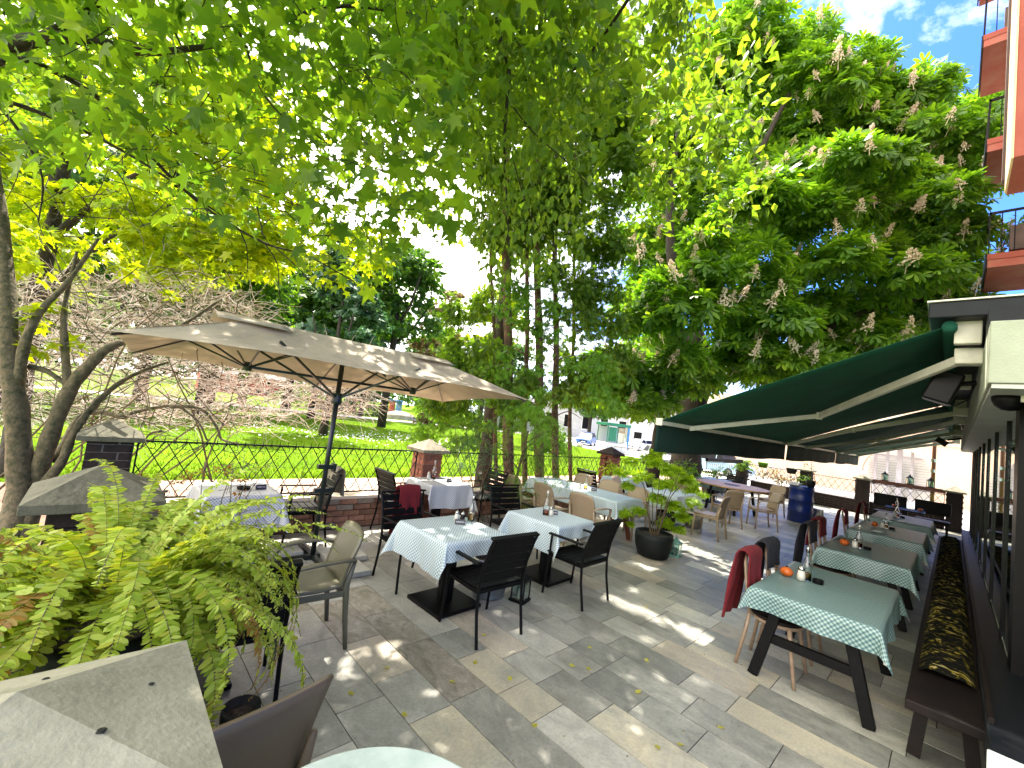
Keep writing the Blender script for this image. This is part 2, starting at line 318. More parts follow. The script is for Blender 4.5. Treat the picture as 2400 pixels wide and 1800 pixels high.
# ================================================================== ground
def sheet(name, pts, z, m, label=None):
    b = MB(); b.add([(x, y, z) for x, y in pts], [tuple(range(len(pts)))]); return tag(b.build(name, m), kind='structure')
sheet('lawn', [(-300, -120), (300, -120), (300, 400), (-300, 400)], -.45, M['lawn'])
sheet('footpath', [(-30, 6.4), (24, 6.4), (30, 11.0), (20, 11.9), (-30, 11.9)], -.446, M['salmon'])
sheet('street', [(20.2, -60), (200, -60), (200, 30), (60, 60), (37, 30), (35, 16.5), (24, 9)], -.441, M['street'])
sheet('gravel_path', [(-60, 47), (10, 47), (40, 42), (80, 45), (80, 49), (40, 46.5), (12, 51), (-60, 51)], -.437, M['gravel'])
b = MB(); b.box((9.7, 2.35, -.231), (22.0, 7.9, .45)); tag(b.build('terrace_base', M['joint']), kind='structure')
flo = empty('terrace_floor', (0, 0, 0)); tag(flo, kind='structure')
def slab(x0, x1, y0, y1, kind, st=None):
    g = .003; dz = random.uniform(-.0012, .0012)
    b = st or MB(); b.box(((x0 + x1) / 2, (y0 + y1) / 2, -.01 + dz / 2), (x1 - x0 - 2 * g, y1 - y0 - 2 * g, .02 + dz))
    if st is None: return b.build('stone_slab', SL[kind], flo)
known = {  # hand laid courses: course index -> [(joint y..., kind)...]
 -1: ([6.0, 5.4, 4.7, 4.1, 3.5, 2.71, 1.9, 1.3, .6, 0, -1.5], ['grey', 'grey', 'light', 'grey', 'grey', 'grey', 'light', 'grey', 'grey', 'grey']),
 0: ([6.0, 5.3, 4.62, 3.95, 3.41, 2.92, 2.255, 1.45, .9, .2, -1.5], ['light', 'light', 'concrete', 'light', 'light', 'grey', 'light', 'grey', 'grey', 'grey']),
 1: ([6.0, 5.5, 4.9, 4.2, 3.85, 3.32, 2.50, 1.84, 1.2, .5, -1.5], ['light', 'light', 'grey', 'concrete', 'light', 'grey', 'grey', 'grey', 'red', 'grey']),
 2: ([6.0, 5.2, 4.6, 3.9, 3.18, 2.64, 2.19, .95, .3, -1.5], ['light', 'light', 'light', 'concrete', 'beige', 'grey', 'yellow', 'grey', 'light']),
 3: ([6.0, 5.6, 4.8, 4.1, 3.5, 2.94, 2.21, 1.27, .5, -1.5], ['grey', 'light', 'light', 'concrete', 'concrete', 'concrete', 'grey', 'grey', 'grey']),
 4: ([6.0, 5.3, 4.7, 3.9, 2.94, 2.57, 2.10, 1.775, .62, -.1, -1.5], ['light', 'grey', 'light', 'light', 'dark', 'yellow', 'yellow', 'light', 'grey', 'dark']),
 5: ([6.0, 5.5, 4.8, 4.0, 3.2, 2.39, 2.03, 1.58, .75, .1, -1.5], ['light', 'light', 'grey', 'light', 'beige', 'grey', 'grey', 'yellow', 'grey', 'light']),
 6: ([6.0, 5.2, 4.5, 3.7, 3.1, 2.68, 2.22, 1.87, 1.475, 1.06, .45, -.2, -1.5], ['light', 'grey', 'light', 'grey', 'grey', 'light', 'grey', 'dark', 'dark', 'dark', 'grey', 'dark']),
 7: ([6.0, 5.4, 4.9, 4.1, 3.3, 2.67, 2.235, 1.87, 1.245, .7, .1, -1.5], ['light', 'grey', 'light', 'grey', 'grey', 'grey', 'dark', 'dark', 'dark', 'grey', 'dark']),
 8: ([6.0, 5.3, 4.6, 3.9, 3.2, 2.52, 2.06, 1.41, 1.06, .25, -1.5], ['light', 'light', 'light', 'grey', 'dark', 'grey', 'dark', 'grey', 'yellow', 'dark']),
}
rects = []
for k in range(-7, 61):
    x0 = .95 + .3175 * k; x1 = x0 + .3175; 
    if k in known:
        js, ks = known[k]
        for a, c, kd in zip(js[1:], js[:-1], ks): rects.append((x0, x1, a, c, kd))
    else:
        y = 6.0; 
        while y > -1.5:
            L = random.uniform(.36, .88); y1 = max(-1.5, y - L)
            if y1 < -1.2: y1 = -1.5
            kd = random.choices(['grey', 'light', 'dark', 'yellow', 'beige', 'red'], [10, 7, 4, 1.3, 2, .25])[0]
            rects.append((x0, x1, y1, y, kd)); y = y1
def vis(r):
    c = Vector(((r[0] + r[1]) / 2, (r[2] + r[3]) / 2, 0)) - CP; d = c.dot(FWD)
    if d < .3: return 99
    u, v = c.dot(RIGHT) / d, c.dot(DOWN) / d
    return d if abs(u) < 1.35 and abs(v) < 1.05 else 60 + d
rects.sort(key=vis)
for r in rects[:298]: slab(*r)
rest = {}
for r in rects[298:]: rest.setdefault(r[4], MB()); slab(*r, st=rest[r[4]])
big = MB()
for kd in rest:
    pass
allv = MB(); mats = []; fm = []
for kd, b_ in rest.items():
    n0 = len(allv.f); allv.add(b_.v, b_.f); mats.append(SL[kd]); fm += [len(mats) - 1] * (len(allv.f) - n0)
o = allv.build('far_stone_slabs', None, flo, kind='stuff')
for m_ in mats: o.data.materials.append(m_)
o.data.polygons.foreach_set('material_index', fm)

# ================================================================== boundary wall, pillars, iron fence
BRK = {}
def brickmesh(dx, dy, dz):
    k = (round(dx, 3), round(dy, 3), round(dz, 3))
    if k not in BRK:
        b = MB(); b.box((0, 0, 0), k); me = bpy.data.meshes.new('brick'); me.from_pydata(b.v, [], b.f); BRK[k] = me
    return BRK[k]
def brick(parent, c, d, m, rz=0):
    key = (round(d[0], 3), round(d[1], 3), round(d[2], 3), m.name)
    if key not in BRK:
        b = MB(); b.box((0, 0, 0), d); me = bpy.data.meshes.new('brick'); me.from_pydata(b.v, [], b.f); me.materials.append(m); BRK[key] = me
    return inst('brick', BRK[key], parent, c, (random.uniform(-.01, .01), random.uniform(-.01, .01), rz + random.uniform(-.012, .012)))

def low_wall(name, x0, x1, yf, label, detailed=True, along='X', h=.42):
    t = empty(name, (x0, yf, 0) if along == 'X' else (yf, x0, 0), 0 if along == 'X' else PI / 2, label, 'low wall', 'low walls carrying the iron fence'); L = x1 - x0
    sg = 1 if along == 'X' else -1
    b = MB(); b.box((L / 2, .115 * sg, h / 2 - .1), (L, .2, h + .19)); b.build('wall_core', M['mortar'], t)
    b = MB(); b.box((L / 2, .11 * sg, h + .018), (L - .004, .30, .045)); b.build('coping', M['peach_trim'] if detailed else M['dark_pillar'], t, bevel=.004)
    if detailed:
        for c in range(5):
            x = -.13 * (c % 2)
            while x < L:
                a, e = max(x, 0), min(x + random.uniform(.20, .27), L)
                if e - a > .04: brick(t, ((a + e) / 2, -.0 + random.uniform(-.004, .004), .045 + c * .083), (round(e - a, 2) - .009, .05, .073), M['brick_orange'] if random.random() < .85 else M['mortar'])
                x = e + .001
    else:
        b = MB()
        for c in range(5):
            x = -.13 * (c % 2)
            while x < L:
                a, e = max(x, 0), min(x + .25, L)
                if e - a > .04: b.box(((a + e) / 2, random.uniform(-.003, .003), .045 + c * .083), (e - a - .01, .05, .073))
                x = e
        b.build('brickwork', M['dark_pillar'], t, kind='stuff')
    return t
def pillar(x, y, label, hz=1.17, detailed=True, cm=None, bm=None, half=.185, caph=.265, ah=.165):
    t = empty('brick_pillar', (x, y, 0), 0, label, 'pillar', 'brick pillars of the boundary fence'); n = int(hz / .083)
    b = MB(); b.box((0, 0, hz / 2 - .15), (2 * half - .03, 2 * half - .03, hz + .28)); b.build('pillar_core', M['mortar'] if detailed else M['dark_pillar'], t)
    if detailed:
        for c in range(n):
            for s in range(4):
                R = Matrix.Rotation(s * PI / 2, 3, 'Z'); L1, L2 = (.24, .115) if c % 2 else (.115, .24)
                p1 = R @ Vector((-half + L1 / 2 + .004, -half + .025, 0)); p2 = R @ Vector((half - L2 / 2 - .012, -half + .025, 0))
                z = .045 + c * .083; d1 = (L1, .05, .073)
                if s % 2 == 0 or True:
                    brick(t, (p1.x, p1.y, z), (L1 - .008, .05 - .002 * (s % 2), .073), bm or M['brick_red'], s * PI / 2)
                    brick(t, (p2.x, p2.y, z), (L2 - .03, .046, .073), bm or M['brick_red'], s * PI / 2)
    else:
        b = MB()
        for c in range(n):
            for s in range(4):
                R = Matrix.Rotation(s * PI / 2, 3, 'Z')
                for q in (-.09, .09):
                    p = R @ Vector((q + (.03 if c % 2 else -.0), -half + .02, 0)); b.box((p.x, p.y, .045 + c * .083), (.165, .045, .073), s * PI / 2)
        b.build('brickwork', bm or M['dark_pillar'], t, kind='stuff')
    b = MB(); e = caph; z = hz
    b.v = [(-e, -e, z - .05), (e, -e, z - .05), (e, e, z - .05), (-e, e, z - .05), (-e, -e, z), (e, -e, z), (e, e, z), (-e, e, z)]
    k = 5; b.f = [(0, 3, 2, 1), (0, 1, 5, 4), (1, 2, 6, 5), (2, 3, 7, 6), (3, 0, 4, 7)]
    for s in range(4):      # four faceted slopes with slight wear
        A, B_ = Vector(b.v[4 + s]), Vector(b.v[4 + (s + 1) % 4]); ap = Vector((0, 0, z + ah)); i0 = len(b.v)
        for r_ in range(4):
            for q in range(4 - r_ + 1):
                tt = r_ / 4; u = q / (4 - r_) if r_ < 4 else 0
                b.v.append(tuple((A.lerp(B_, u)).lerp(ap, tt)))
        b.v.append(tuple(ap)); st = [i0]; 
        for r_ in range(4): st.append(st[-1] + 5 - r_)
        for r_ in range(4):
            m_ = 4 - r_
            for q in range(m_):
                if r_ < 3 or True:
                    a0 = st[r_] + q; c0 = st[r_ + 1] + q
                    b.f.append((a0, a0 + 1, c0))
                    if q < m_ - 1: b.f.append((a0 + 1, c0 + 1, c0))
    b.build('cap_stone', cm or M['stone_cap'], t, bevel=.006)
    return t
def lattice(x0, x1, y, label, z0=.49, z1=1.12, along='X', detailed=True, timber=False, sp=.2):
    t = empty('iron_fence_panel', (x0, y, 0) if along == 'X' else (y, x0, 0), 0 if along == 'X' else PI / 2, label, 'iron fence', 'iron fence panels between the brick pillars'); L = x1 - x0; H = z1 - z0
    for nm, z in (('top_rail', z1), ('bottom_rail', z0)):
        b = MB(); b.box((L / 2, 0, z), (L, .014, .02)); b.build(nm, M['iron'], t)
    for x in (.03, L - .03):
        b = MB(); b.box((x, .0, (z0 + z1) / 2 + .0), (.016, .018, H + .1)); b.build('end_bar', M['iron'], t)
    run = .11; hd = .165; dxh = H * (sp / 2) / hd; md = []; th = .0105 if detailed else .013
    ks = int((L + dxh) / sp) + 1
    joined = MB()
    if detailed:
        ms = []
        for s in (1, -1):
            b = MB(); b.bar((-dxh / 2 * s, .006 * s, z0 + .01), (dxh / 2 * s, .006 * s, z1 - .01), th, .007, up=(0, 1, 0)); me = bpy.data.meshes.new('bar'); me.from_pydata(b.v, [], b.f); me.materials.append(M['iron']); ms.append(me)
    for i in range(ks + 1):
        xc = -dxh / 2 + .06 + i * sp
        for s in (0, 1):
            a, e = (xc - dxh / 2, xc + dxh / 2)
            if a > .01 and e < L - .01 and detailed: inst('lattice_bar', ms[s], t, (xc, 0, 0))
            else:
                sg = 1 if s == 0 else -1; P0 = Vector((xc - dxh / 2 * sg, .006 * sg, z0)); P1 = Vector((xc + dxh / 2 * sg, .006 * sg, z1))
                lo, hi = 0, 1; dx = P1.x - P0.x
                ts = sorted([(.02 - P0.x) / dx, (L - .02 - P0.x) / dx]); lo = max(0, ts[0]); hi = min(1, ts[1])
                if hi - lo > .05: joined.bar(P0.lerp(P1, lo), P0.lerp(P1, hi), th, .007, up=(0, 1, 0))
    x = .05
    while x < L - .03:       # spikes
        joined.add([(x - .006, -.004, z1), (x + .006, -.004, z1), (x, .006, z1), (x, 0, z1 + .085)], [(0, 1, 3), (1, 2, 3), (2, 0, 3)]); x += sp / 2
    x = .1
    while x < L - .05 and detailed:
        for zz, up in ((z1 - .012, -1), (z0 + .012, 1)):
            for s in (-1, 1):
                pts = [(x + s * (.045 + .034 * math.sin(a)), 0, zz + up * (.036 - .036 * math.cos(a))) for a in np.linspace(-.3, 3.6, 8)]
                joined.tube(pts, .0045, 3, False)
        x += sp
    joined.build('scrolls_and_spikes', M['iron'], t, kind='stuff')
    if timber:
        b = MB(); b.box((L / 2, 0, z1 + .09), (L, .09, .13)); b.build('timber_rail', M['walnut'] if timber == 1 else M['bench_wood'], t, bevel=.005)
    return t
YF = 6.05
low_wall('low_wall', .31, 3.93, YF, 'orange brick low wall at the left behind the umbrella pole, under the iron fence', True)
low_wall('low_wall', 4.31, 9.56, YF, 'red brown low brick wall behind the young trees in the middle', True)
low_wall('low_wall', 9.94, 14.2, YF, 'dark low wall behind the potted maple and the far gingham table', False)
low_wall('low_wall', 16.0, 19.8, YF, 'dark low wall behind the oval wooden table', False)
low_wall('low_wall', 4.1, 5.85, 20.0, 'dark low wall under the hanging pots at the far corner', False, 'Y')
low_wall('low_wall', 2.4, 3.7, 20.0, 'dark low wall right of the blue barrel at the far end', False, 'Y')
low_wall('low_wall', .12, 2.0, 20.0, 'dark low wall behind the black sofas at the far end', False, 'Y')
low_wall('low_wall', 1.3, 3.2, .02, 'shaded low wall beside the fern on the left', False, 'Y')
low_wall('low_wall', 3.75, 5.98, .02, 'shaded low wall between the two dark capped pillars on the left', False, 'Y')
pillar(4.12, 6.2, 'sunlit brick pillar with pale pyramid cap behind the white table')
pillar(.14, 6.25, 'shaded pillar with grey pyramid cap at the left end of the lawn fence', bm=M['dark_pillar'], cm=M['cap_shade'])
pillar(.07, 3.48, 'wide capped pillar partly hidden behind the fern fronds', hz=1.15, detailed=False, caph=.29, cm=M['cap_shade'])
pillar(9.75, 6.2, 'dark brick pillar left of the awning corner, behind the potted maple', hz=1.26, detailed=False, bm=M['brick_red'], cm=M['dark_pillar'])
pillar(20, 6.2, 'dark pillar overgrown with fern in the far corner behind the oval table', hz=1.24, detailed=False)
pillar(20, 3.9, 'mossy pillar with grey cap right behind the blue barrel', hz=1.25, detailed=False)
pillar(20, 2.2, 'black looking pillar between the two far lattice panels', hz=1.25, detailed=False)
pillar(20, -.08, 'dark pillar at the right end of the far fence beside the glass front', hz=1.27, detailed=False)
t = pillar(-.03, 1.03, 'foreground pillar with large weathered stone cap at bottom left', hz=1.25, detailed=False, caph=.265, cm=M['stone_front'], ah=.11)
# pits and stains in the front cap
for (x, y, r, nm) in ((.075, .93, .008, 'pit'), (-.05, .86, .011, 'pit'), (.0, 1.12, .006, 'pit'), (.15, 1.08, .006, 'pit'), (.1, .80, .005, 'pit')):
    zz = 1.21 + .165 * (1 - max(abs(x) , abs(y - 0)) * 0)
    lx, ly = x + .03, y - 1.03; hh = 1.21 + .11 * (1 - max(abs(lx), abs(ly)) / .265)
    b = MB(); b.lathe([(r, 0), (r * .6, .0015)], (lx, ly, hh + .041), 8); b.build('pit', M['pot_black'], t)
lattice(.33, 3.92, 6.17, 'iron lattice fence panel in front of the bright lawn, behind the umbrella pole')
lattice(4.33, 9.55, 6.17, 'iron lattice fence panel overhung by conifer and locust foliage')
lattice(9.95, 14.4, 6.17, 'iron lattice fence panel behind the potted maple, left of the big trunk', detailed=False, sp=.17)
lattice(16.0, 19.8, 6.17, 'iron lattice with dark timber rail right of the big chestnut trunk', detailed=False, timber=2, sp=.2)
lattice(4.1, 6.0, 20.1, 'short lattice panel behind the hanging pots', along='Y', detailed=False)
lattice(2.4, 3.7, 20.1, 'pale iron lattice panel between mossy pillar and black pillar', along='Y', detailed=False, sp=.22)
lattice(.12, 2.0, 20.1, 'lattice panel with timber rail that carries three lanterns', along='Y', detailed=False, timber=1, sp=.22)

# ================================================================== conservatory front on the right
h = empty('glazed_front', (3.85, -.35, 0), 0, 'glazed restaurant front with black mullions, cream beam and dark eave on the right', 'building')
X1 = 16.4
def hb(name, x0, x1, y0, y1, z0, z1, m, bevel=0, par=None):
    b = MB(); b.box(((x0 + x1) / 2 - 3.85, (y0 + y1) / 2 + .35, (z0 + z1) / 2), (x1 - x0, y1 - y0, z1 - z0)); return b.build(name, m, par or h, bevel=bevel)
hb('beam', 3.9, X1, -.62, -.135, 2.47, 2.86, M['cream_wall'], .006)
hb('soffit', 3.92, X1, -.60, -.15, 2.44, 2.467, M['soffit'])
hb('eave', 4.55, X1 + .6, -.7, .17, 3.065, 3.19, M['dark_fascia'], .01)
hb('eave_flashing', 4.54, X1 + .6, -.7, .18, 3.193, 3.205, M['cream_metal'])
hb('fascia_board', 4.3, X1, -.62, -.14, 2.863, 3.06, M['dark_fascia'])
hb('rear_ceiling', 3.9, X1, -4.5, -.62, 2.5, 2.6, M['dark_fascia'])
hb('back_wall', 3.6, X1, -4.6, -4.5, -.1, 2.6, M['dark_fascia'])
hb('end_wall', 3.6, 3.75, -4.5, -.62, 0.55, 2.5, M['dark_fascia'])
hb('far_wall', X1, X1 + .12, -4.5, -.4, 0, 2.6, M['dark_fascia'])
hb('plinth', 3.545, X1, -.5, -.23, 0, .30, M['bench_wood'])
hb('plinth_end', 3.50, 3.54, -1.4, -.17, .30, .50, M['white_paint'], .008)
hb('near_sill', 3.545, 5.2, -1.2, -.18, .30, .497, M['dark_fascia'], .01)
hb('sill', 5.2, X1, -.40, -.215, .30, .44, M['dark_fascia'], .004)
hb('sill_bead', 5.0, X1, -.372, -.36, .445, .458, M['cream_metal'])
hb('interior_floor', 3.8, X1, -4.5, -.5, .0, .05, M['dark_fascia'])
hb('corner_post', 5.0, 5.28, -.44, -.34, .44, 2.44, M['mullion'])
ms = [6.2, 7.85, 9.4, 10.9, 12.4, 13.6, 14.5]
for x in ms: hb('mullion', x - .02, x + .02, -.374, -.345, .44, 2.44, M['mullion'])
for x in (15.2, 15.35, 15.5, 16.2): hb('folding_frame', x - .02, x + .02, -.38, -.345, .05, 2.44, M['mullion'])
xs = [5.28] + ms + [15.2]
for a, c in zip(xs[:-1], xs[1:]): hb('pane', a + .022, c - .022, -.366, -.362, .46, 2.43, M['pane'])
# dim furniture shapes inside
for i in range(5):
    hb('interior_table', 6.5 + i * 1.9, 7.4 + i * 1.9, -2.6, -1.7, .70, .74, M['bench_wood'])
# dome camera, junction boxes, speaker
t = empty('dome_camera', (4.32, -.25, 2.44), 0, 'dark half dome security camera with cream box under the soffit', 'security camera')
b = MB(); b.lathe([(.085, 0), (.084, -.03), (.07, -.065), (.04, -.09), (.004, -.097)], n=20); b.build('dome', M['mullion'], t, smooth=True)
b = MB(); b.box((-.03, -.09, -.02), (.09, .1, .045)); b.build('junction_box', M['cream_metal'], t, bevel=.005)
t = empty('loudspeaker', (5.35, -.02, 2.66), 0, 'black box loudspeaker bracketed to the beam under the near awning', 'speaker')
b = MB(); b.box((0, .1, -.03), (.2, .19, .28), M=Matrix.Rotation(.35, 3, 'X')); b.build('cabinet', M['mullion'], t, bevel=.015)
b = MB(); b.tube([(0, -.1, .02), (0, .02, 0)], .02, 8); b.build('bracket', M['black_metal'], t)
b = MB(); b.tube([(0, -.09, .0), (.05, -.06, -.12), (.02, .02, -.19), (-.03, .08, -.16)], .006, 5); b.build('cable', M['black_metal'], t)
t = empty('floodlight', (13.3, .08, 2.56), 0, 'small black floodlight at the far end of the beam', 'lamp')
b = MB(); b.box((0, .1, -.05), (.25, .2, .12), M=Matrix.Rotation(.6, 3, 'X')); b.build('housing', M['mullion'], t, bevel=.01)
b = MB(); b.tube([(0, -.2, .06), (0, .02, 0)], .02, 6); b.build('bracket', M['black_metal'], t)
# bench with floral cushion
t = empty('long_bench', (3.95, -.02, 0), 0, 'long dark wooden bench along the glass front', 'bench')
b = MB(); b.box((4.9, 0, .41), (9.9, .36, .06)); b.build('seat', M['bench_wood'], t, bevel=.006)
b = MB(); b.box((4.9, -.18, .47), (9.9, .025, .12)); b.build('back_board', M['bench_wood'], t)
for x in (.25, 2.5, 4.9, 7.3, 9.5):
    b = MB(); b.bar((x, .14, 0), (x + .02, .1, .38), .05, .07); b.build('leg', M['bench_wood'], t); b = MB(); b.bar((x, -.14, 0), (x + .02, -.1, .38), .05, .07); b.build('leg', M['bench_wood'], t)
def floral():
    m, n, l, p = nodes('floral'); t_ = n.new('ShaderNodeTexCoord'); v = n.new('ShaderNodeTexVoronoi'); v.inputs['Scale'].default_value = 9; v.feature = 'F1'
    nz_ = n.new('ShaderNodeTexNoise'); nz_.inputs['Scale'].default_value = 9; nz_.inputs['Detail'].default_value = 7; nz_.inputs['Distortion'].default_value = 1.5
    l.new(t_.outputs['Object'], nz_.inputs['Vector']); l.new(t_.outputs['Object'], v.inputs['Vector'])
    mpx = n.new('ShaderNodeMapping'); mpx.inputs['Scale'].default_value = (3.2, 1.3, 1); l.new(t_.outputs['Object'], mpx.inputs[0]); l.new(mpx.outputs[0], nz_.inputs['Vector']); r = n.new('ShaderNodeValToRGB'); e = r.color_ramp.elements; e[0].position = .50; e[0].color = (.004, .004, .003, 1); e[1].position = .72; e[1].color = (.34, .30, .18, 1)
    a = e.new(.56); a.color = (.012, .010, .003, 1); a = e.new(.62); a.color = (.16, .12, .008, 1); a = e.new(.53); a.color = (.012, .012, .008, 1)
    l.new(nz_.outputs['Fac'], r.inputs[0]); l.new(r.outputs[0], p.inputs['Base Color']); p.inputs['Roughness'].default_value = .95; p.inputs['Specular IOR Level'].default_value = .1; return m
b = MB(); nx, ny = 260, 9; L = 8.9
for i in range(nx + 1):
    for j in range(ny + 1):
        x = L * i / nx; y = -.135 + .29 * j / ny; e_ = min(1, min(j, ny - j) / 1.5)
        b.v.append((x, y, (.035 + .04 * abs(math.sin(x * PI / .17 + .25 * math.sin(7 * y + x)))) * e_ + .001))
for i in range(nx):
    for j in range(ny): a = i * (ny + 1) + j; b.f.append((a, a + ny + 1, a + ny + 2, a + 1))
o = b.build('bench_cushion', floral(), smooth=True, loc=(4.5, -.03, .44)); tag(o, 'quilted black and yellow floral cushion lying along the bench', 'cushion')

# ================================================================== awnings
def awning(x0, x1, label, arms, vend=None):
    t = empty('awning', (x0, 0, 3.01), 0, label, 'awning', 'dark green folding arm awnings'); L = x1 - x0; n, m_ = 26, 10; zf = -.96; yf = 2.34
    b = MB()
    for i in range(n + 1):
        for j in range(m_ + 1):
            u, v = i / n, j / m_
            b.v.append((L * u, .06 + (yf - .06) * v, .05 * 0 + zf * v + .02 * math.sin(PI * v) - .05 * math.sin(PI * v) * math.sin(PI * u) - .012 * math.sin(9 * u + 5 * v) * math.sin(PI * v)))
    for i in range(n):
        for j in range(m_): a = i * (m_ + 1) + j; b.f.append((a, a + 1, a + m_ + 2, a + m_ + 1))
    b.build('canopy', M['awning'], t, smooth=True, solid=.003)
    for sm in range(1, 5):
        u = sm / 5 + .001; sb = MB()
        for j in range(m_ + 1):
            v = j / m_; z_ = zf * v + .02 * math.sin(PI * v) - .05 * math.sin(PI * v) * math.sin(PI * u) - .012 * math.sin(9 * u + 5 * v) * math.sin(PI * v) - .006
            sb.v += [(L * u - .012, .06 + (yf - .06) * v, z_), (L * u + .012, .06 + (yf - .06) * v, z_)]
        sb.f = [(2 * j, 2 * j + 1, 2 * j + 3, 2 * j + 2) for j in range(m_)]; sb.build('seam', M['valance'], t)
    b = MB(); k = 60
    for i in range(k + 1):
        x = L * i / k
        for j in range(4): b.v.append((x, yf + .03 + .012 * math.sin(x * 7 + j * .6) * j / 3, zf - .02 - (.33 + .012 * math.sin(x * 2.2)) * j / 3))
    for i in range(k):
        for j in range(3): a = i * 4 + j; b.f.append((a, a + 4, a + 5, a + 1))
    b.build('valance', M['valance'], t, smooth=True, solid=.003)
    b = MB(); b.box((L / 2, yf, zf - .012), (L, .055, .05)); b.build('front_bar', M['cream_metal'], t, bevel=.008)
    for x in (.01, L - .01):
        b = MB(); b.box((x, yf + .01, zf - .005), (.03, .08, .085)); b.build('end_cap', M['cream_metal'], t, bevel=.008)
    b = MB(); b.tube([(.0, .05, .0), (L, .05, .0)], .045, 12); b.build('roller', M['awning'], t, smooth=True)
    for (xw, xe, xf) in arms:
        A, B_, C_ = Vector((xw - x0, .0, -.22)), Vector((xe - x0, 1.2, -.62)), Vector((xf - x0, yf - .03, zf - .03))
        a = MB().bar(A, B_, .05, .075).build('folding_arm', M['cream_metal'], t, bevel=.01)
        MB().bar(B_, C_, .04, .06).build('forearm', M['cream_metal'], a, bevel=.008)
        MB().tube([B_ + Vector((0, 0, -.045)), B_ + Vector((0, 0, .045))], .038, 10).build('elbow_joint', M['cream_metal'], a)
        MB().box(A + Vector((0, -.06, .03)), (.13, .16, .13)).build('shoulder_bracket', M['cream_metal'], a, bevel=.012)
    for x in (.12, L / 2, L - .12):
        MB().box((x, -.05, -.02), (.07, .15, .2)).build('wall_bracket', M['cream_metal'], t, bevel=.008)
    return t
awning(4.62, 10.13, 'nearest dark green awning with pale folding arms over the near tables', [(4.9, 6.6, 5.36), (9.45, 9.3, 10.0)])
awning(10.26, 15.55, 'middle dark green awning seen beyond the first narrow gap', [(11.1, 12.9, 11.5), (14.5, 14.6, 15.3)])
awning(15.62, 20.0, 'farthest short green awning at the end of the glass front', [(16.2, 17.4, 16.6), (19.0, 18.2, 19.2)])

# ================================================================== red apartment house above
h2 = empty('apartment_house', (12.5, -2.2, 0), 0, 'red plastered apartment house with stacked balconies rising at the right edge', 'building')
def ab(name, x0, x1, y0, y1, z0, z1, m, par=None, bevel=0):
    o_ = par or h2; b = MB(); b.box(((x0 + x1) / 2 - 12.5, (y0 + y1) / 2 + 2.2, (z0 + z1) / 2), (x1 - x0, y1 - y0, z1 - z0)); return b.build(name, m, o_, bevel=bevel)
ab('wall', 12.0, 24, -8, -1.9, 3.2, 22, M['render_grey'])
ab('projecting_bay', 8.0, 9.1, -6, -.42, 6.03, 22, M['red_plaster'])
ab('bay_edge', 7.99, 9.0, -.418, -.395, 6.02, 22, M['cream_edge'])
ab('drainpipe', 9.35, 9.5, -.52, -.38, 6.4, 22, M['brown_pipe'])
for i, (zt, yb) in enumerate(((7.15, -.42), (10.1, -.34), (12.95, -.2), (15.85, -.1))):
    s = ab('balcony', 14.7, 16.8, -2.0, yb, zt - .32, zt, M['red_under'])
    ab('slab_face', 14.685, 16.8, -2.0, yb + .008, zt - .13, zt + .01, M['red_plaster'], s)
    ab('side_screen', 14.72, 16.78, yb + .01, yb + .04, zt - .30, zt + .03, M['dark_fascia'], s)
    ab('handrail', 14.68, 16.8, yb - .04, yb, zt + 1.0, zt + 1.05, M['mullion'], s); ab('handrail', 14.68, 14.73, -1.9, yb, zt + 1.0, zt + 1.05, M['mullion'], s)
    for k in range(9): ab('baluster', 14.69, 14.715, yb - .02 - k * .2, yb - k * .2, zt, zt + 1.02, M['mullion'], s)
    ab('planter', 14.95, 15.25, -1.7, yb - .35, zt + .15, zt + .75, M['brown_pipe'] if i != 1 else M['brick_orange'], s)
ab('window_frame', 13.0, 13.1, -1.9, -1.86, 4, 6, M['white_paint'])

# ================================================================== garage building with arch at the far right
h3 = empty('arched_garage', (40, 2.7, 0), 0, 'pale peach garage building with a round arched entrance beyond the far fence', 'building')
b = MB(); X = 40; n = 16; rA = 1.85; cy = 2.7; zs = 1.1; outer = [(-30, -.5), (16, -.5)]
# wall sheet with arched hole, built as strips
def wallring(x, x2, mat_, name):
    b = MB(); arc = [(cy + rA * math.cos(a), zs + rA * 1.05 * math.sin(a)) for a in np.linspace(0, PI, n + 1)]
    pts_top = [(16.0 - 0, 0)]
    vs = []; 
    for (y, z) in arc: vs.append((y, z)); vs.append((y, 6.2))
    for (y, z) in vs: b.v.append((0, y - cy, z))
    for i in range(n): b.f.append((2 * i, 2 * i + 2, 2 * i + 3, 2 * i + 1))
    for (ya, yb) in ((cy + rA, 16), (-34, cy - rA)): k = len(b.v); b.v += [(0, ya - cy, -.5), (0, yb - cy, -.5), (0, yb - cy, 6.2), (0, ya - cy, 6.2)]; b.f.append((k, k + 1, k + 2, k + 3))
    k = len(b.v); 
    for i, (y, z) in enumerate(arc): b.v += [(0, y - cy, z), (1.1, y - cy, z)]
    for i in range(n): b.f.append((k + 2 * i, k + 2 * i + 1, k + 2 * i + 3, k + 2 * i + 2))
    return b.build(name, mat_, h3)
wallring(0, 1, M['peach'], 'wall')
MB().box((.0, -7, 5.1), (.35, 50, .5)).build('cornice', M['peach_trim'], h3); MB().box((.0, -7, 3.55), (.2, 50, .12)).build('string_course', M['peach_trim'], h3)
MB().box((-.05, -18, .35), (.15, 27, 1.6)).build('base_course', M['peach_trim'], h3)
MB().box((1.6, 0, 1.3), (.1, 3.7, 3.6)).build('entrance_back', M['white_paint'], h3)
for y in (-.75, -.1, .55, 1.2): MB().box((1.15, y, 1.2), (.12, .16 if y != -.1 else .3, 3.5)).build('door_frame', M['grey_door'], h3)
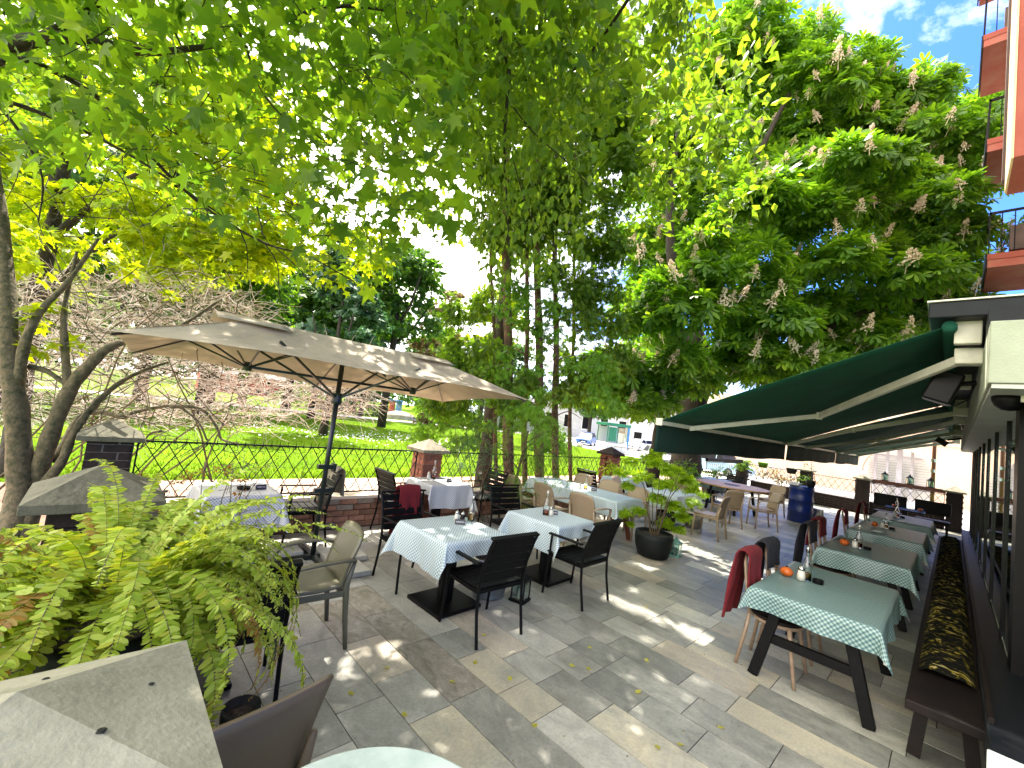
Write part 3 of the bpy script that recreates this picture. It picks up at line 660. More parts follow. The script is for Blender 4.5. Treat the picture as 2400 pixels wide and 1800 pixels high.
MB().box((1.14, 0, .45), (.1, 3.6, .3)).build('door_rail', M['grey_door'], h3); MB().box((1.13, 0, 2.45), (.1, 3.6, .12)).build('door_rail', M['grey_door'], h3)
for z in np.arange(.7, 2.4, .18): MB().box((1.4, 0, z), (.04, 3.5, .05)).build('shutter_slat', M['house_pale'], h3)
for y0, z0 in ((-6, 2.0), (-10, 2.0), (-14, 2)):
    MB().box((-.03, y0, z0 + .3), (.08, 2.6, 1.3)).build('blind_panel', M['peach_trim'], h3)
t = empty('lamp_post', (23.2, .5, -.44), 0, 'thin brown lamp post in front of the peach garage wall', 'lamp post')
MB().tube([(0, 0, 0), (0, 0, 6.5)], [.07, .05], 10).build('pole', M['walnut'], t, smooth=True)
MB().tube([(0, 0, 6.4), (0, .4, 6.7), (0, .9, 6.75)], .035, 8).build('arm', M['walnut'], t); MB().box((0, 1.0, 6.72), (.2, .5, .1)).build('lamp_head', M['steel'], t)
for z in (2.2, 2.6): MB().tube([(0, 0, z), (0, 0, z + .12)], .085, 10).build('clamp', M['steel'], t)

# ================================================================== chairs
def black_chair(label):
    t = empty('slatted_armchair', label=label, cat='chair', group='black slatted armchairs'); m = M['black_metal']
    for s in (-1, 1):
        fr = MB().tube([(s * .27, .23, 0), (s * .262, .205, .25), (s * .258, .2, .44), (s * .262, .19, .64)], .013, 8).build('front_leg', m, t)
        rl = MB().tube([(s * .25, -.29, 0), (s * .25, -.24, .25), (s * .25, -.225, .44), (s * .25, -.25, .62), (s * .25, -.31, .80), (s * .25, -.345, .875)], .0135, 8).build('rear_upright', m, t)
        b = MB(); b.box((s * .272, 0.0, .655), (.045, .44, .02)); b.build('armrest', M['black_wood'], t, bevel=.006)
        MB().box((s * .25, -.01, .425), (.022, .43, .03)).build('side_rail', m, t)
    MB().box((0, .2, .425), (.5, .02, .03)).build('front_rail', m, t); MB().box((0, -.22, .425), (.5, .02, .03)).build('rear_rail', m, t)
    for i in range(6): MB().box((0, -.185 + i * .079, .449), (.50, .070, .014)).build('seat_slat', M['black_wood'], t, bevel=.003)
    for i in range(5):
        z = .535 + i * .073; y = -.232 - (max(0, z - .5)) ** 1.5 * .5
        MB().box((0, y + .008, z), (.475, .014, .066), M=Matrix.Rotation(.10 + .35 * (z - .5), 3, 'X')).build('back_slat', M['black_wood'], t, bevel=.003)
    MB().box((0, -.338, .888), (.53, .05, .022), M=Matrix.Rotation(.25, 3, 'X')).build('top_rail', M['black_wood'], t, bevel=.005)
    return t
def resin_chair(label, m, arms=True, group='beige resin chairs', square=False):
    t = empty('resin_chair', label=label, cat='chair', group=group)
    b = MB(); n = 10      # curved backrest with rounded top, its own thickness
    for i in range(n + 1):
        for j in range(9):
            u = i / n * 2 - 1; v = j / 8; wd = .215 + .012 * v - ((.035 * max(0, v - .8) / .2 if v > .8 else 0) if not square else 0)
            z = .46 + .41 * v - (.028 * u * u * (v > .5) * v if not square else 0) + (-.0 if v > 0 else 0); y = -.20 - .11 * v ** 1.25 + .035 * (1 - v * .6) * u * u
            b.v.append((u * wd, y, z - (.05 * (1 - u * u)) * (1 - v) ** 3 * -1 - .05 * (1 - v) ** 4))
    for i in range(n):
        for j in range(8): a = i * 9 + j; b.f.append((a, a + 1, a + 10, a + 9))
    b.build('backrest', m, t, smooth=True, solid=.016)
    b = MB()
    for i in range(9):
        for j in range(9):
            u, v = i / 8 * 2 - 1, j / 8; b.v.append((u * (.215 + .02 * v), -.22 + .45 * v, .445 + .018 * u * u - .02 * math.sin(PI * v) - (.03 * (v - .85) / .15 if v > .85 else 0)))
    for i in range(8):
        for j in range(8): a = i * 9 + j; b.f.append((a, a + 1, a + 10, a + 9))
    b.build('seat', m, t, smooth=True, solid=.02)
    MB().box((0, .215, .405), (.40, .02, .05)).build('front_apron', m, t, bevel=.006); MB().box((0, -.2, .41), (.38, .02, .045)).build('rear_apron', m, t, bevel=.006)
    for s in (-1, 1):
        MB().box((s * .215, 0, .41), (.02, .40, .045)).build('side_apron', m, t, bevel=.006)
        hh = .645 if arms else .43
        MB().tube([(s * .245, .235, 0), (s * .235, .22, .25), (s * .232, .21, .43)] + ([(s * .25, .20, .6), (s * .255, .17, .635)] if arms else []), [.017, .021, .025] + ([.018, .016] if arms else []), 8).build('front_leg', m, t, smooth=True)
        MB().tube([(s * .235, -.27, 0), (s * .225, -.235, .25), (s * .215, -.215, .47), (s * .215, -.26, .65)], [.017, .021, .026, .014], 8).build('rear_leg', m, t, smooth=True)
        if arms:
            b = MB(); pts = [(s * .225, -.26, .655), (s * .262, -.15, .672), (s * .27, .02, .668), (s * .262, .15, .65), (s * .252, .2, .61)]
            for k, p in enumerate(pts):
                for dx, dz in ((-.024, -.008), (.024, -.008), (.024, .009), (-.024, .009)): b.v.append((p[0] + dx, p[1], p[2] + dz))
            for k in range(4):
                for q in range(4): a = k * 4 + q; c = k * 4 + (q + 1) % 4; b.f.append((a, c, c + 4, a + 4))
            b.f += [(3, 2, 1, 0), (16, 17, 18, 19)]; b.build('armrest', m, t, smooth=True)
    return t
def bistro_chair(label):
    t = empty('bentwood_chair', label=label, cat='chair', group='bentwood chairs along the shaded tables'); m = M['wood_leg']
    MB().lathe([(.19, -.0), (.205, .012), (.205, .028), (.19, .035)], (0, 0, .44), 24).build('seat', M['bench_wood'], t, smooth=False)
    MB().lathe([(.19, -.03), (.198, -.02), (.198, 0), (.19, 0)], (0, 0, .44), 24).build('seat_ring', m, t)
    for s in (-1, 1):
        MB().tube([(s * .205, .2, 0), (s * .17, .15, .3), (s * .155, .13, .43)], [.014, .017, .02], 8).build('front_leg', m, t, smooth=True)
        MB().tube([(s * .2, -.24, 0), (s * .17, -.19, .3), (s * .165, -.17, .45)], [.014, .017, .018], 8).build('rear_leg', m, t, smooth=True)
    MB().tube([(-.165, -.17, .44), (-.185, -.2, .65), (-.16, -.235, .85), (-.08, -.255, .92), (.08, -.255, .92), (.16, -.235, .85), (.185, -.2, .65), (.165, -.17, .44)], .014, 8).build('back_bow', m, t, smooth=True)
    MB().tube([(-.09, -.17, .45), (-.10, -.21, .7), (-.05, -.24, .83), (.05, -.24, .83), (.10, -.21, .7), (.09, -.17, .45)], .010, 6).build('inner_bow', m, t, smooth=True)
    return t
A = math.radians
def place(t, x, y, face, label=None): t.location = (x, y, 0); t.rotation_euler = (0, 0, A(face - 90)); return t
c0 = place(black_chair('nearest black slatted armchair, its back to the viewer at the first central table'), 2.70, 2.88, 88)
for x, y, f, lb in ((4.08, 2.88, 92, 'black slatted armchair with its back to the viewer at the second central table'),
                    (.76, 3.0, 84, 'black slatted armchair behind the hanging fern fronds at the left'),
                    (2.63, 4.02, -88, 'black slatted armchair carrying a red blanket on its back'),
                    (3.38, 5.62, 2, 'black slatted armchair left of the white table by the lawn fence'),
                    (1.98, 5.62, 176, 'black slatted armchair right beside the umbrella pole'),
                    (4.33, 4.15, -96, 'black slatted armchair facing us beyond the second central table'),
                    (4.98, 5.68, 180, 'black slatted armchair half hidden by the young shrub at the fence'),
                    (8.45, 5.75, 0, 'black slatted armchair behind the long table, near the lattice fence'),
                    (15.0, 5.0, 170, 'dark slatted armchair at the far gingham table by the big trunk'),
                    (.42, 5.45, 0, 'black slatted armchair left of the gingham table in the fence corner')):
    dup(c0, (x, y, 0), A(f - 90), lb)
r0 = place(resin_chair('beige resin armchair at the near left corner of the long table', M['resin']), 5.74, 3.92, 4)
for x, y, f, lb in ((5.72, 4.66, -3, 'beige resin armchair in the middle of the long table, left side'),
                    (5.70, 5.42, 2, 'beige resin armchair at the far left of the long table'),
                    (7.32, 5.42, 180, 'beige resin armchair at the far right side of the long table'),
                    (7.22, 4.7, 184, 'beige resin armchair in the middle of the long table, right side'),
                    (7.16, 4.05, 178, 'beige resin armchair at the near right corner of the long table'),
                    (10.75, 3.6, 50, 'beige resin armchair showing its full back, in front of the round wooden table'),
                    (11.65, 3.1, 128, 'beige resin armchair turned left at the round wooden table, nearest the blue barrel'),
                    (11.85, 4.95, -15, 'beige resin armchair left of the round wooden table, behind the maple leaves'),
                    (14.1, 3.55, 160, 'beige resin armchair beyond the round wooden table'),
                    (8.6, 4.95, -80, 'beige resin armchair beyond the cloth table behind the potted maple')):
    dup(r0, (x, y, 0), A(f - 90), lb)
place(resin_chair('beige resin side chair without arms in front of the white cloth table', M['resin'], False), 9.02, 3.32, 92)
place(resin_chair('olive grey resin armchair beside the umbrella base', M['resin_green'], group='darker resin armchairs'), 1.33, 3.38, 176)
place(resin_chair('brown resin chair cut by the bottom edge, beside the round marble table', M['resin_dark'], False, group='darker resin armchairs', square=True), .48, 1.82, 100)
b0 = place(bistro_chair('bentwood chair under the red blanket at the nearest shaded table'), 4.50, 1.02, -90)
for x, y, lb in ((5.12, 1.02, 'bentwood chair under the navy blanket at the nearest shaded table'), (7.15, 1.06, 'bentwood chair under the dark blanket at the second shaded table'), (7.75, 1.06, 'bentwood chair under the red blanket at the second shaded table'),
                 (10.0, 1.1, 'bentwood chair under the sun striped red blanket at the third shaded table'), (12.7, 1.12, 'bentwood chair at the fourth shaded table with folded blanket')):
    dup(b0, (x, y, 0), A(-180), lb)
# blankets over chair backs (own things, they rest on the chairs)
def blanket(name, label, x, y, wd, z0, hf, hb, m, side=1, rz=0, slant=0, thick=.055, cat='blanket'):
    """hf hangs on the -y side, hb on the +y side"""
    b = MB(); path = []; s1 = hf + hb + .1
    nU, nV = 14, 30
    for i in range(nU + 1):
        u = i / nU - .5
        for j in range(nV + 1):
            s = j / nV * (hf + hb + .12)
            if s < hf: yy, zz = -.05, z0 - (hf - s)
            elif s < hf + .12: a = (s - hf) / .12 * PI; yy, zz = -.05 * math.cos(a), z0 + .05 * math.sin(a)
            else: yy, zz = .05, z0 - (s - hf - .12)
            d = max(0, z0 - zz); w_ = wd * (1 + .12 * d)
            yy += .016 * math.sin(u * 14 + s * 5) * min(1, d * 4) + (.11 * d if yy > 0 else -.04 * d)
            b.v.append((u * w_ + slant * d, yy, zz - .012 * abs(u) * 2))
    for i in range(nU):
        for j in range(nV): a = i * (nV + 1) + j; b.f.append((a, a + 1, a + nV + 2, a + nV + 1))
    o = b.build(name, m, None, smooth=True, solid=.012); o.location = (x, y, 0); o.rotation_euler = (0, 0, rz); return tag(o, label, cat, 'blankets hung over chair backs')
blanket('red_blanket', 'red fleece blanket over the black armchair by the first central table', 2.70, 4.36, .27, .905, .42, .52, M['red_blanket'], slant=.05)
blanket('red_blanket', 'dark red fleece blanket falling almost to the seat at the nearest shaded table', 4.45, 1.26, .36, .93, .25, .55, M['red_blanket'], slant=-.12)
blanket('navy_blanket', 'navy fleece blanket over the chair next to the nearest shaded table', 5.05, 1.27, .42, .94, .2, .40, M['navy_blanket'])
blanket('navy_blanket', 'navy fleece blanket over the chair at the second shaded table', 7.05, 1.31, .40, .94, .2, .60, M['navy_blanket'])
blanket('red_blanket', 'deep red blanket folded behind the navy one at the second shaded table', 7.72, 1.32, .42, .95, .2, .35, M['red_blanket'])
blanket('red_blanket', 'bright red blanket caught by the sun stripe at the third shaded table', 9.85, 1.34, .34, .93, .2, .5, M['red_blanket'])
blanket('red_blanket', 'red blanket at the fourth shaded table, farthest of the row', 12.55, 1.36, .42, .93, .2, .45, M['red_blanket'])
blanket('grey_blanket', 'pale grey green blanket behind the armchair at the umbrella pole', 2.36, 5.62, .3, .90, .3, .4, M['stone_cap'], rz=PI / 2)

# ================================================================== tables and cloths
def ped_table(name, x, y, w_, d, label, base=.52, rz=0):
    t = empty(name, (x, y, 0), rz, label, 'table')
    MB().box((0, 0, .715), (w_ - .02, d - .02, .028)).build('tabletop', M['black_wood'], t); MB().box((0, 0, .36), (.11, .11, .68)).build('column', M['black_metal'], t, bevel=.004)
    MB().box((.0, 0, .36), (.125, .045, .66)).build('column_rib', M['black_metal'], t)
    MB().box((0, 0, .022), (base, base, .035)).build('base_plate', M['black_metal'], t, bevel=.006); MB().box((0, 0, .695), (.36, .36, .02)).build('top_plate', M['black_metal'], t)
    return t
def aframe_table(x, y, w_, d, label, g=None):
    t = empty('trestle_table', (x, y, 0), 0, label, 'table', g); MB().box((0, 0, .715), (w_ - .02, d - .02, .03)).build('tabletop', M['black_wood'], t)
    for s in (-1, 1):
        X = s * (w_ / 2 - .16)
        for q in (-1, 1): MB().bar((X - s * 0 + s * .02, q * (d / 2 - .03), 0), (X, q * (d / 2 - .20), .70), .075, .06, up=(1, 0, 0)).build('leg', M['black_wood'], t, bevel=.004)
        MB().box((X, 0, .33), (.04, d - .24, .07)).build('cross_rail', M['black_wood'], t)
    MB().box((0, 0, .66), (w_ - .35, .06, .06)).build('stretcher', M['black_wood'], t)
    return t
def round_fold(a): return a
def cloth(x, y, w_, d, hang, m, label, rz=0, z=.733, off=(0, 0), skew=0, seed=1, st=.03):
    """a square cloth draped over a table top: unfolded grid, sides and corner folds; hang = (x-,x+,y-,y+)"""
    rd = random.Random(seed); ph = [rd.uniform(0, 6) for _ in range(6)]
    xs = np.arange(-w_ / 2 - hang[0], w_ / 2 + hang[1] + st * .5, st); ys = np.arange(-d / 2 - hang[2], d / 2 + hang[3] + st * .5, st)
    b = MB(); b.uv = []; e = .006
    for sx in xs:
        for sy in ys:
            ex = max(0, abs(sx) - w_ / 2); ey = max(0, abs(sy) - d / 2); gx = math.copysign(1, sx); gy = math.copysign(1, sy)
            cx = max(-w_ / 2, min(w_ / 2, sx)); cy_ = max(-d / 2, min(d / 2, sy)); zz = z
            if ex == 0 and ey == 0: px, py = cx, cy_; zz += .0016 * math.sin(sx * 9 + ph[0]) * math.sin(sy * 8 + ph[1]) + .0035 * math.exp(-(sx / .012) ** 2) + .0035 * math.exp(-(sy / .012) ** 2)
            elif ey == 0 or ex == 0:
                E_ = ex or ey; wv = (.02 * math.sin((sy if ex else sx) * 11 + ph[2]) + .010 * math.sin((sy if ex else sx) * 27 + ph[4])) * min(1, E_ / .2) + .03 * E_ + e * min(1, E_ / .015)
                px, py = cx + (gx * wv if ex else 0), cy_ + (gy * wv if ey else 0); zz -= E_ * .985 - .01 * E_ / .3 * math.sin((sy if ex else sx) * 6 + ph[5])
            else:
                r = math.hypot(ex, ey); phi = math.atan2(ey, ex); k = math.sin(2 * phi); out = r * (.34 * k + .03) + e
                a = phi if True else 0
                dx_, dy_ = math.cos(PI / 4 + (phi - PI / 4) * 1.0), math.sin(PI / 4 + (phi - PI / 4) * 1.0)
                tx = (1 - k) ; wob = .018 * math.sin(r * 9 + ph[3])
                px = cx + gx * (dx_ * out); py = cy_ + gy * (dy_ * out); zz -= r * (.985 - .06 * k)
                # fabric left of the fold returns along the table edge
                if phi < PI / 4: py += 0
            b.v.append((px, py, max(.012, zz))); b.uv.append((sx + off[0], sy + off[1]))
    ny = len(ys)
    for i in range(len(xs) - 1):
        for j in range(ny - 1): a = i * ny + j; b.f.append((a, a + ny, a + ny + 1, a + 1))
    o = b.build('tablecloth', m, None, smooth=True); o.location = (x, y, 0); o.rotation_euler = (0, 0, rz)
    return tag(o, label, 'tablecloth', 'gingham oilcloths')
g_ = 'shaded trestle tables along the glass front'
for i, (xa, xb, nm) in enumerate(((4.12, 5.58, 'nearest shaded trestle table under the green awning'), (6.85, 8.25, 'second trestle table from the viewer under the awning'), (9.30, 11.0, 'third trestle table, crossed by the sun stripe'), (12.15, 13.85, 'fourth trestle table, last of the row with a cloth'))):
    aframe_table((xa + xb) / 2, .73, xb - xa, .82 + .03 * i, nm, g_)
    cloth((xa + xb) / 2, .73, xb - xa, .84 + .03 * i, ((.17, .20, .22, .15), (.22, .2, .25, .12), (.24, .2, .3, .12), (.2, .2, .3, .12))[i], M['cloth_green'],
          ('green gingham oilcloth on the nearest shaded table', 'green gingham oilcloth on the second shaded table', 'green gingham oilcloth with a bright stripe of sun on the third shaded table', 'green gingham oilcloth on the farthest shaded table')[i], seed=i + 3)
def gt(x, y, w_, d, hang, m, tl, cl, rz=0, base=.52, kind='pedestal_table', seed=1):
    ped_table(kind, x, y, w_, d, tl, base, rz); cloth(x, y, w_, d, hang, m, cl, rz, seed=seed)
gt(2.68, 3.40, .76, .78, (.30, .26, .16, .26), M['cloth_blue'], 'first central pedestal table with black square base plate', 'blue gingham oilcloth on the first central table with reserved sign', .03, seed=5)
gt(4.19, 3.42, .72, .78, (.33, .26, .17, .26), M['cloth_blue'], 'second central pedestal table with black square base plate', 'blue gingham oilcloth on the second central table', .05, seed=8)
gt(4.03, 5.62, .74, .66, (.16, .3, .36, .2), M['cloth_grey'], 'pedestal table beside the sunlit brick pillar', 'sunlit white gingham cloth on the table by the brick pillar', .0, seed=9)
gt(1.22, 5.42, .70, .72, (.25, .22, .36, .2), M['cloth_grey'], 'pedestal table in the left corner by the lawn fence', 'grey gingham cloth on the corner table, ashtray on top', .0, seed=10)
gt(.57, 3.30, .74, .86, (.1, .17, .16, .16), M['cloth_green'], 'pedestal table under the fern fronds at the left', 'green gingham cloth on the table half hidden by the fern', 0, seed=11)
gt(9.0, 4.15, 1.25, .75, (.3, .3, .3, .25), M['cloth_blue'], 'cloth covered table behind the potted maple', 'pale blue gingham cloth on the table behind the potted maple', .05, seed=12)
gt(9.5, 5.6, .9, .62, (.2, .25, .3, .2), M['cloth_blue'], 'small table at the lattice fence behind the long table', 'grey blue gingham cloth on the small table at the lattice fence', 0, seed=13)
gt(14.1, 5.15, .95, .72, (.3, .25, .32, .2), M['cloth_green'], 'small table in front of the big chestnut trunk', 'pale green gingham cloth on the table before the big trunk', 0, seed=14)
t = empty('long_table', (6.62, 4.75, 0), -.03, 'long table with walnut trestle legs under a gingham cloth', 'table'); MB().box((0, 0, .715), (.76, 2.03, .03)).build('tabletop', M['walnut'], t)
for q in (-1, 1):
    for s in (-1, 1): MB().bar((s * .36, q * .86, 0), (s * .16, q * .8, .70), .07, .06, up=(0, 1, 0)).build('leg', M['walnut'], t, bevel=.004)
    MB().box((0, q * .82, .35), (.42, .045, .07)).build('cross_rail', M['walnut'], t)
cloth(6.62, 4.75, .78, 2.05, (.27, .25, .2, .25), M['cloth_blue'], 'blue gingham oilcloth covering the long table', -.03, seed=15)
t = empty('round_wooden_table', (12.95, 4.25, 0), 0, 'large round yellow wooden table with a dark centre plate', 'table')
MB().lathe([(.90, 0), (.93, .012), (.93, .035), (.90, .04)], (0, 0, .715), 40).build('tabletop', M['table_wood'], t); MB().lathe([(.20, 0), (.20, .008)], (0, 0, .756), 24).build('centre_plate', M['black_wood'], t)
for k in range(4):
    a = k * PI / 2 + .5; MB().bar((.62 * math.cos(a), .62 * math.sin(a), 0), (.5 * math.cos(a), .5 * math.sin(a), .71), .06).build('leg', M['black_metal'], t)
MB().box((0, 0, .09), (1.0, .07, .05)).build('base_rail', M['black_metal'], t)
t = empty('marble_bistro_table', (.62, .95, 0), 0, 'round pale marble bistro table cut by the bottom edge', 'table')
MB().lathe([(.395, 0), (.41, .006), (.41, .018), (.400, .024)], (0, 0, .725), 64).build('tabletop', M['marble'], t, smooth=False); MB().tube([(0, 0, .02), (0, 0, .73)], .03, 12).build('column', M['black_metal'], t)
MB().lathe([(.2, 0), (.2, .015), (.03, .03)], (0, 0, 0), 24).build('foot', M['black_metal'], t)
# dark lounge at the far right end
for (x, y, lb) in ((17.4, 1.25, 'black high backed bench left at the far end under the awning'), (17.5, .35, 'black high backed bench right at the far end by the glass front')):
    t = empty('high_backed_bench', (x, y, 0), 0, lb, 'bench', 'black benches at the far end')
    MB().box((.0, 0, .42), (.5, .72, .08)).build('seat', M['black_wood'], t, bevel=.01); MB().box((-.24, 0, .80), (.07, .74, .36)).build('backrest', M['black_wood'], t, bevel=.02)
    for sx in (-.2, .2):
        for sy in (-.3, .3): MB().box((sx, sy, .2), (.05, .05, .4)).build('leg', M['black_wood'], t)
t = ped_table('dark_table', 15.9, .85, .8, .8, 'bare black table between the far benches and the last cloth table'); 

# ================================================================== things on tables
def bottle(x, y, z, liquid, label, s=1, fill=.07, grp='oil and vinegar bottles'):
    t = empty('glass_bottle', (x, y, z), 0, label, 'bottle', grp); r = .034 * s
    pr = [(r * .9, 0), (r, .006), (r, .11 * s), (r * .85, .13 * s), (r * .42, .175 * s), (r * .36, .215 * s), (r * .44, .222 * s), (r * .44, .232 * s)]
    inner = [(max(.002, q - .0035), zz) for q, zz in reversed(pr)]; inner[-1] = (r * .85, .006); inner.append((.0005, .006))
    MB().lathe(pr + inner, n=20, cap=False).add([(r * .9 * math.cos(2 * PI * k / 20), r * .9 * math.sin(2 * PI * k / 20), 0) for k in range(20)], [tuple(reversed(range(20)))]).build('glass_body', M['glass'], t, smooth=True)
    if fill: MB().lathe([(r - .0045, .008), (r - .0045, fill)], n=20).build('liquid', M[liquid], t)
    MB().lathe([(r * .34, .215 * s), (r * .34, .25 * s), (r * .2, .262 * s)], n=12).build('stopper', M['steel'] if liquid == 'oil' else M['shaker'], t, smooth=True)
    return t
def shaker(x, y, z, label, dark=False, s=1):
    t = empty('salt_shaker', (x, y, z), 0, label, 'shaker', 'salt and pepper shakers')
    MB().lathe([(.028 * s, 0), (.027 * s, .03 * s), (.021 * s, .07 * s)], n=14).build('body', M['shaker'] if not dark else M['bench_wood'], t, smooth=True); MB().lathe([(.022 * s, .07 * s), (.022 * s, .085 * s), (.012 * s, .095 * s), (.006 * s, .105 * s)], n=14).build('lid', M['steel'], t, smooth=True); return t
def candle(x, y, z, label):
    t = empty('orange_candle_holder', (x, y, z), 0, label, 'candle holder', 'orange pumpkin shaped candle holders')
    b = MB(); n = 24
    for i in range(9):
        a = -PI / 2 + PI * (i + .5) / 9
        for k in range(n): th = 2 * PI * k / n; r = .052 * math.cos(a) * (1 + .06 * math.cos(8 * th)); b.v.append((r * math.cos(th), r * math.sin(th), .042 + .042 * math.sin(a)))
    for i in range(8):
        for k in range(n): b.f.append((i * n + k, i * n + (k + 1) % n, (i + 1) * n + (k + 1) % n, (i + 1) * n + k))
    b.f.append(tuple(reversed(range(n)))); b.build('shade', M['orange_wax'], t, smooth=True)
    MB().tube([(0, 0, .08), (.004, 0, .095)], .008, 6).build('stub', M['bench_wood'], t); return t
def sign(x, y, z, rz, label, text='RESERVED', s=1):
    t = empty('reserved_sign', (x, y, z), rz, label, 'sign', 'black reserved signs'); b = MB(); L, H, D = .105 * s, .048 * s, .022 * s
    b.add([(-L / 2, -D, 0), (L / 2, -D, 0), (L / 2, D, 0), (-L / 2, D, 0), (-L / 2, 0, H), (L / 2, 0, H)], [(0, 3, 2, 1), (0, 1, 5, 4), (2, 3, 4, 5), (1, 2, 5), (3, 0, 4)]); b.build('wedge', M['brochure'], t)
    cu = bpy.data.curves.new('lettering', 'FONT'); cu.body = text; cu.size = .0185 * s; cu.align_x = 'CENTER'; cu.align_y = 'CENTER'; cu.extrude = .0003
    o = bpy.data.objects.new('tmp', cu); COL.objects.link(o); bpy.context.view_layer.update(); me = bpy.data.meshes.new_from_object(o.evaluated_get(bpy.context.evaluated_depsgraph_get())); bpy.data.objects.remove(o)
    me.materials.clear(); me.materials.append(M['paper']); q = bpy.data.objects.new('lettering', me); COL.objects.link(q); q.parent = t
    ang = math.atan2(H, D); q.rotation_euler = (ang, 0, 0); q.location = (0, -D / 2 - .0012, H / 2 - .001 + .0006)
    return t
Z = .737
bottle(2.99, 3.52, Z, 'oil', 'glass bottle with yellow oil on the first central table'); shaker(2.86, 3.60, Z, 'pale salt shaker on the first central table'); shaker(2.89, 3.54, Z, 'dark pepper shaker on the first central table', True)
sign(2.80, 3.46, Z, -.62, 'black wedge sign reading RESERVED on the first central table')
bottle(4.12, 3.45, Z, 'vinegar', 'tall clear bottle with red vinegar on the second central table', 1.15, .06); shaker(4.17, 3.41, Z, 'salt shaker against the bottle on the second central table', s=1.15); sign(4.27, 3.45, Z, -.75, 'black wedge sign reading RESERVED on the second central table')
bottle(4.02, 5.80, Z, 'vinegar', 'clear bottle on the sunlit white table against the brick pillar', 1.1, .05); shaker(3.90, 5.76, Z, 'white salt shaker on the sunlit white table', s=1.1); sign(4.12, 5.50, Z, .25, 'reserved sign seen from its pale back on the sunlit white table')
t = empty('ashtray', (1.25, 5.35, Z), 0, 'black ashtray on the corner table by the fence', 'ashtray'); MB().lathe([(.06, 0), (.07, .03), (.055, .028), (.05, .01)], n=18).build('bowl', M['black_metal'], t)
sign(1.42, 5.35, Z, .1, 'small black reserved sign beside the ashtray on the corner table')
bottle(6.55, 4.62, Z, 'oil', 'glass bottle with oil in the middle of the long table'); shaker(6.46, 4.68, Z, 'white salt shaker on the long table'); sign(6.62, 4.48, Z, -.8, 'black wedge sign reading RESERVED on the long table')
bottle(9.55, 5.65, Z, 'oil', 'oil bottle on the small table at the lattice fence'); bottle(14.2, 5.1, Z, 'oil', 'oil bottle on the table before the big trunk')
def tray(x, y, lb):
    t = empty('ashtray', (x, y, Z), 0, lb, 'ashtray'); MB().lathe([(.04, 0), (.045, .035), (.035, .033), (.03, .01)], n=14).build('bowl', M['mullion'], t); return t
for i, (x, y, o_) in enumerate(((4.83, .93, 'nearest'), (7.42, .86, 'second'), (10.35, .83, 'third'), (13.0, .85, 'fourth'))):
    candle(x - .03, y + .11, Z, f'orange candle holder on the {o_} shaded table') if i < 3 else None
    shaker(x, y, Z, f'cream salt shaker on the {o_} shaded table', s=1.25)
    bottle(x + .06, y - .03, Z, 'vinegar' if i % 2 else 'oil', f'stoppered bottle on the {o_} shaded table', 1.15, .06)
    tray(x + .06, y - .12, f'small dark ashtray on the {o_} shaded table')
candle(15.75, 1.05, Z, 'orange candle holder on the far black table'); candle(15.9, .55, Z, 'orange candle holder nearest the glass at the far end'); bottle(15.7, 1.0, Z, 'vinegar', 'dark bottle on the far black table')

# ================================================================== big rectangular umbrella
t = empty('large_parasol', (1.97, 5.0, 0), 0, 'large rectangular beige double parasol with a central dark pole', 'parasol'); P0 = Vector((1.97, 5.0, 0))
def q(*p): return Vector(p) - P0
MB().tube([q(1.97, 5.0, .03), q(1.97, 5.0, 2.32)], .028, 14).build('pole', M['umb_metal'], t, smooth=True)
MB().lathe([(.055, 0), (.06, .03), (.05, .1), (.055, .13)], (0, 0, 1.78), 14).build('runner', M['umb_metal'], t); 
for z in (1.05, .78):
    cl = MB().box((0, 0, z), (.2, .06, .05)).build('clamp', M['umb_metal'], t, bevel=.006); MB().box((.085, 0, z), (.03, .09, .08)).build('clamp_jaw', M['umb_metal'], cl)
NL, NR, FR, FL = (-.04, 4.12, 2.14), (4.32, 4.18, 2.15), (4.36, 6.3, 2.00), (.15, 6.2, 2.08)
R1, R2 = (1.05, 5.05, 2.56), (3.25, 5.15, 2.58); MN, MF = (2.1, 4.13, 2.17), (2.15, 6.3, 1.99)
def canopy_face(P, seg=10, sag=.07):
    """P: 4 corner patch (edge low a->b, ridge d->c)"""
    a, b_, c, d = [Vector(p) for p in P]; out = MB(); nn = seg
    for i in range(nn + 1):
        for j in range(nn + 1):
            u, v = i / nn, j / nn; p = a.lerp(b_, u).lerp(d.lerp(c, u), v)
            s_ = -sag * math.sin(PI * v) * (math.sin(PI * u) ** .6 if 0 < u < 1 else 0) - .035 * math.sin(PI * u) * (1 - v) * -1 - .006 * math.sin(22 * u + 4 * v) * math.sin(PI * v)
            out.v.append(tuple(p - P0 + Vector((0, 0, s_))))
    for i in range(nn):
        for j in range(nn): k = i * (nn + 1) + j; out.f.append((k, k + nn + 1, k + nn + 2, k + 1))
    return out
cv = MB()
for P in ((NL, MN, R2 and (2.1, 5.1, 2.56), R1), (MN, NR, R2, (2.1, 5.1, 2.56)), (FR, MF, (2.1, 5.1, 2.56), R2), (MF, FL, R1, (2.1, 5.1, 2.56)), (FL, NL, R1, R1), (NR, FR, R2, R2)):
    f = canopy_face(P, 12, .05 if P[2] != P[3] else .02); cv.add(f.v, f.f)
cv.build('canopy', M['canvas'], t, smooth=False, solid=.002)
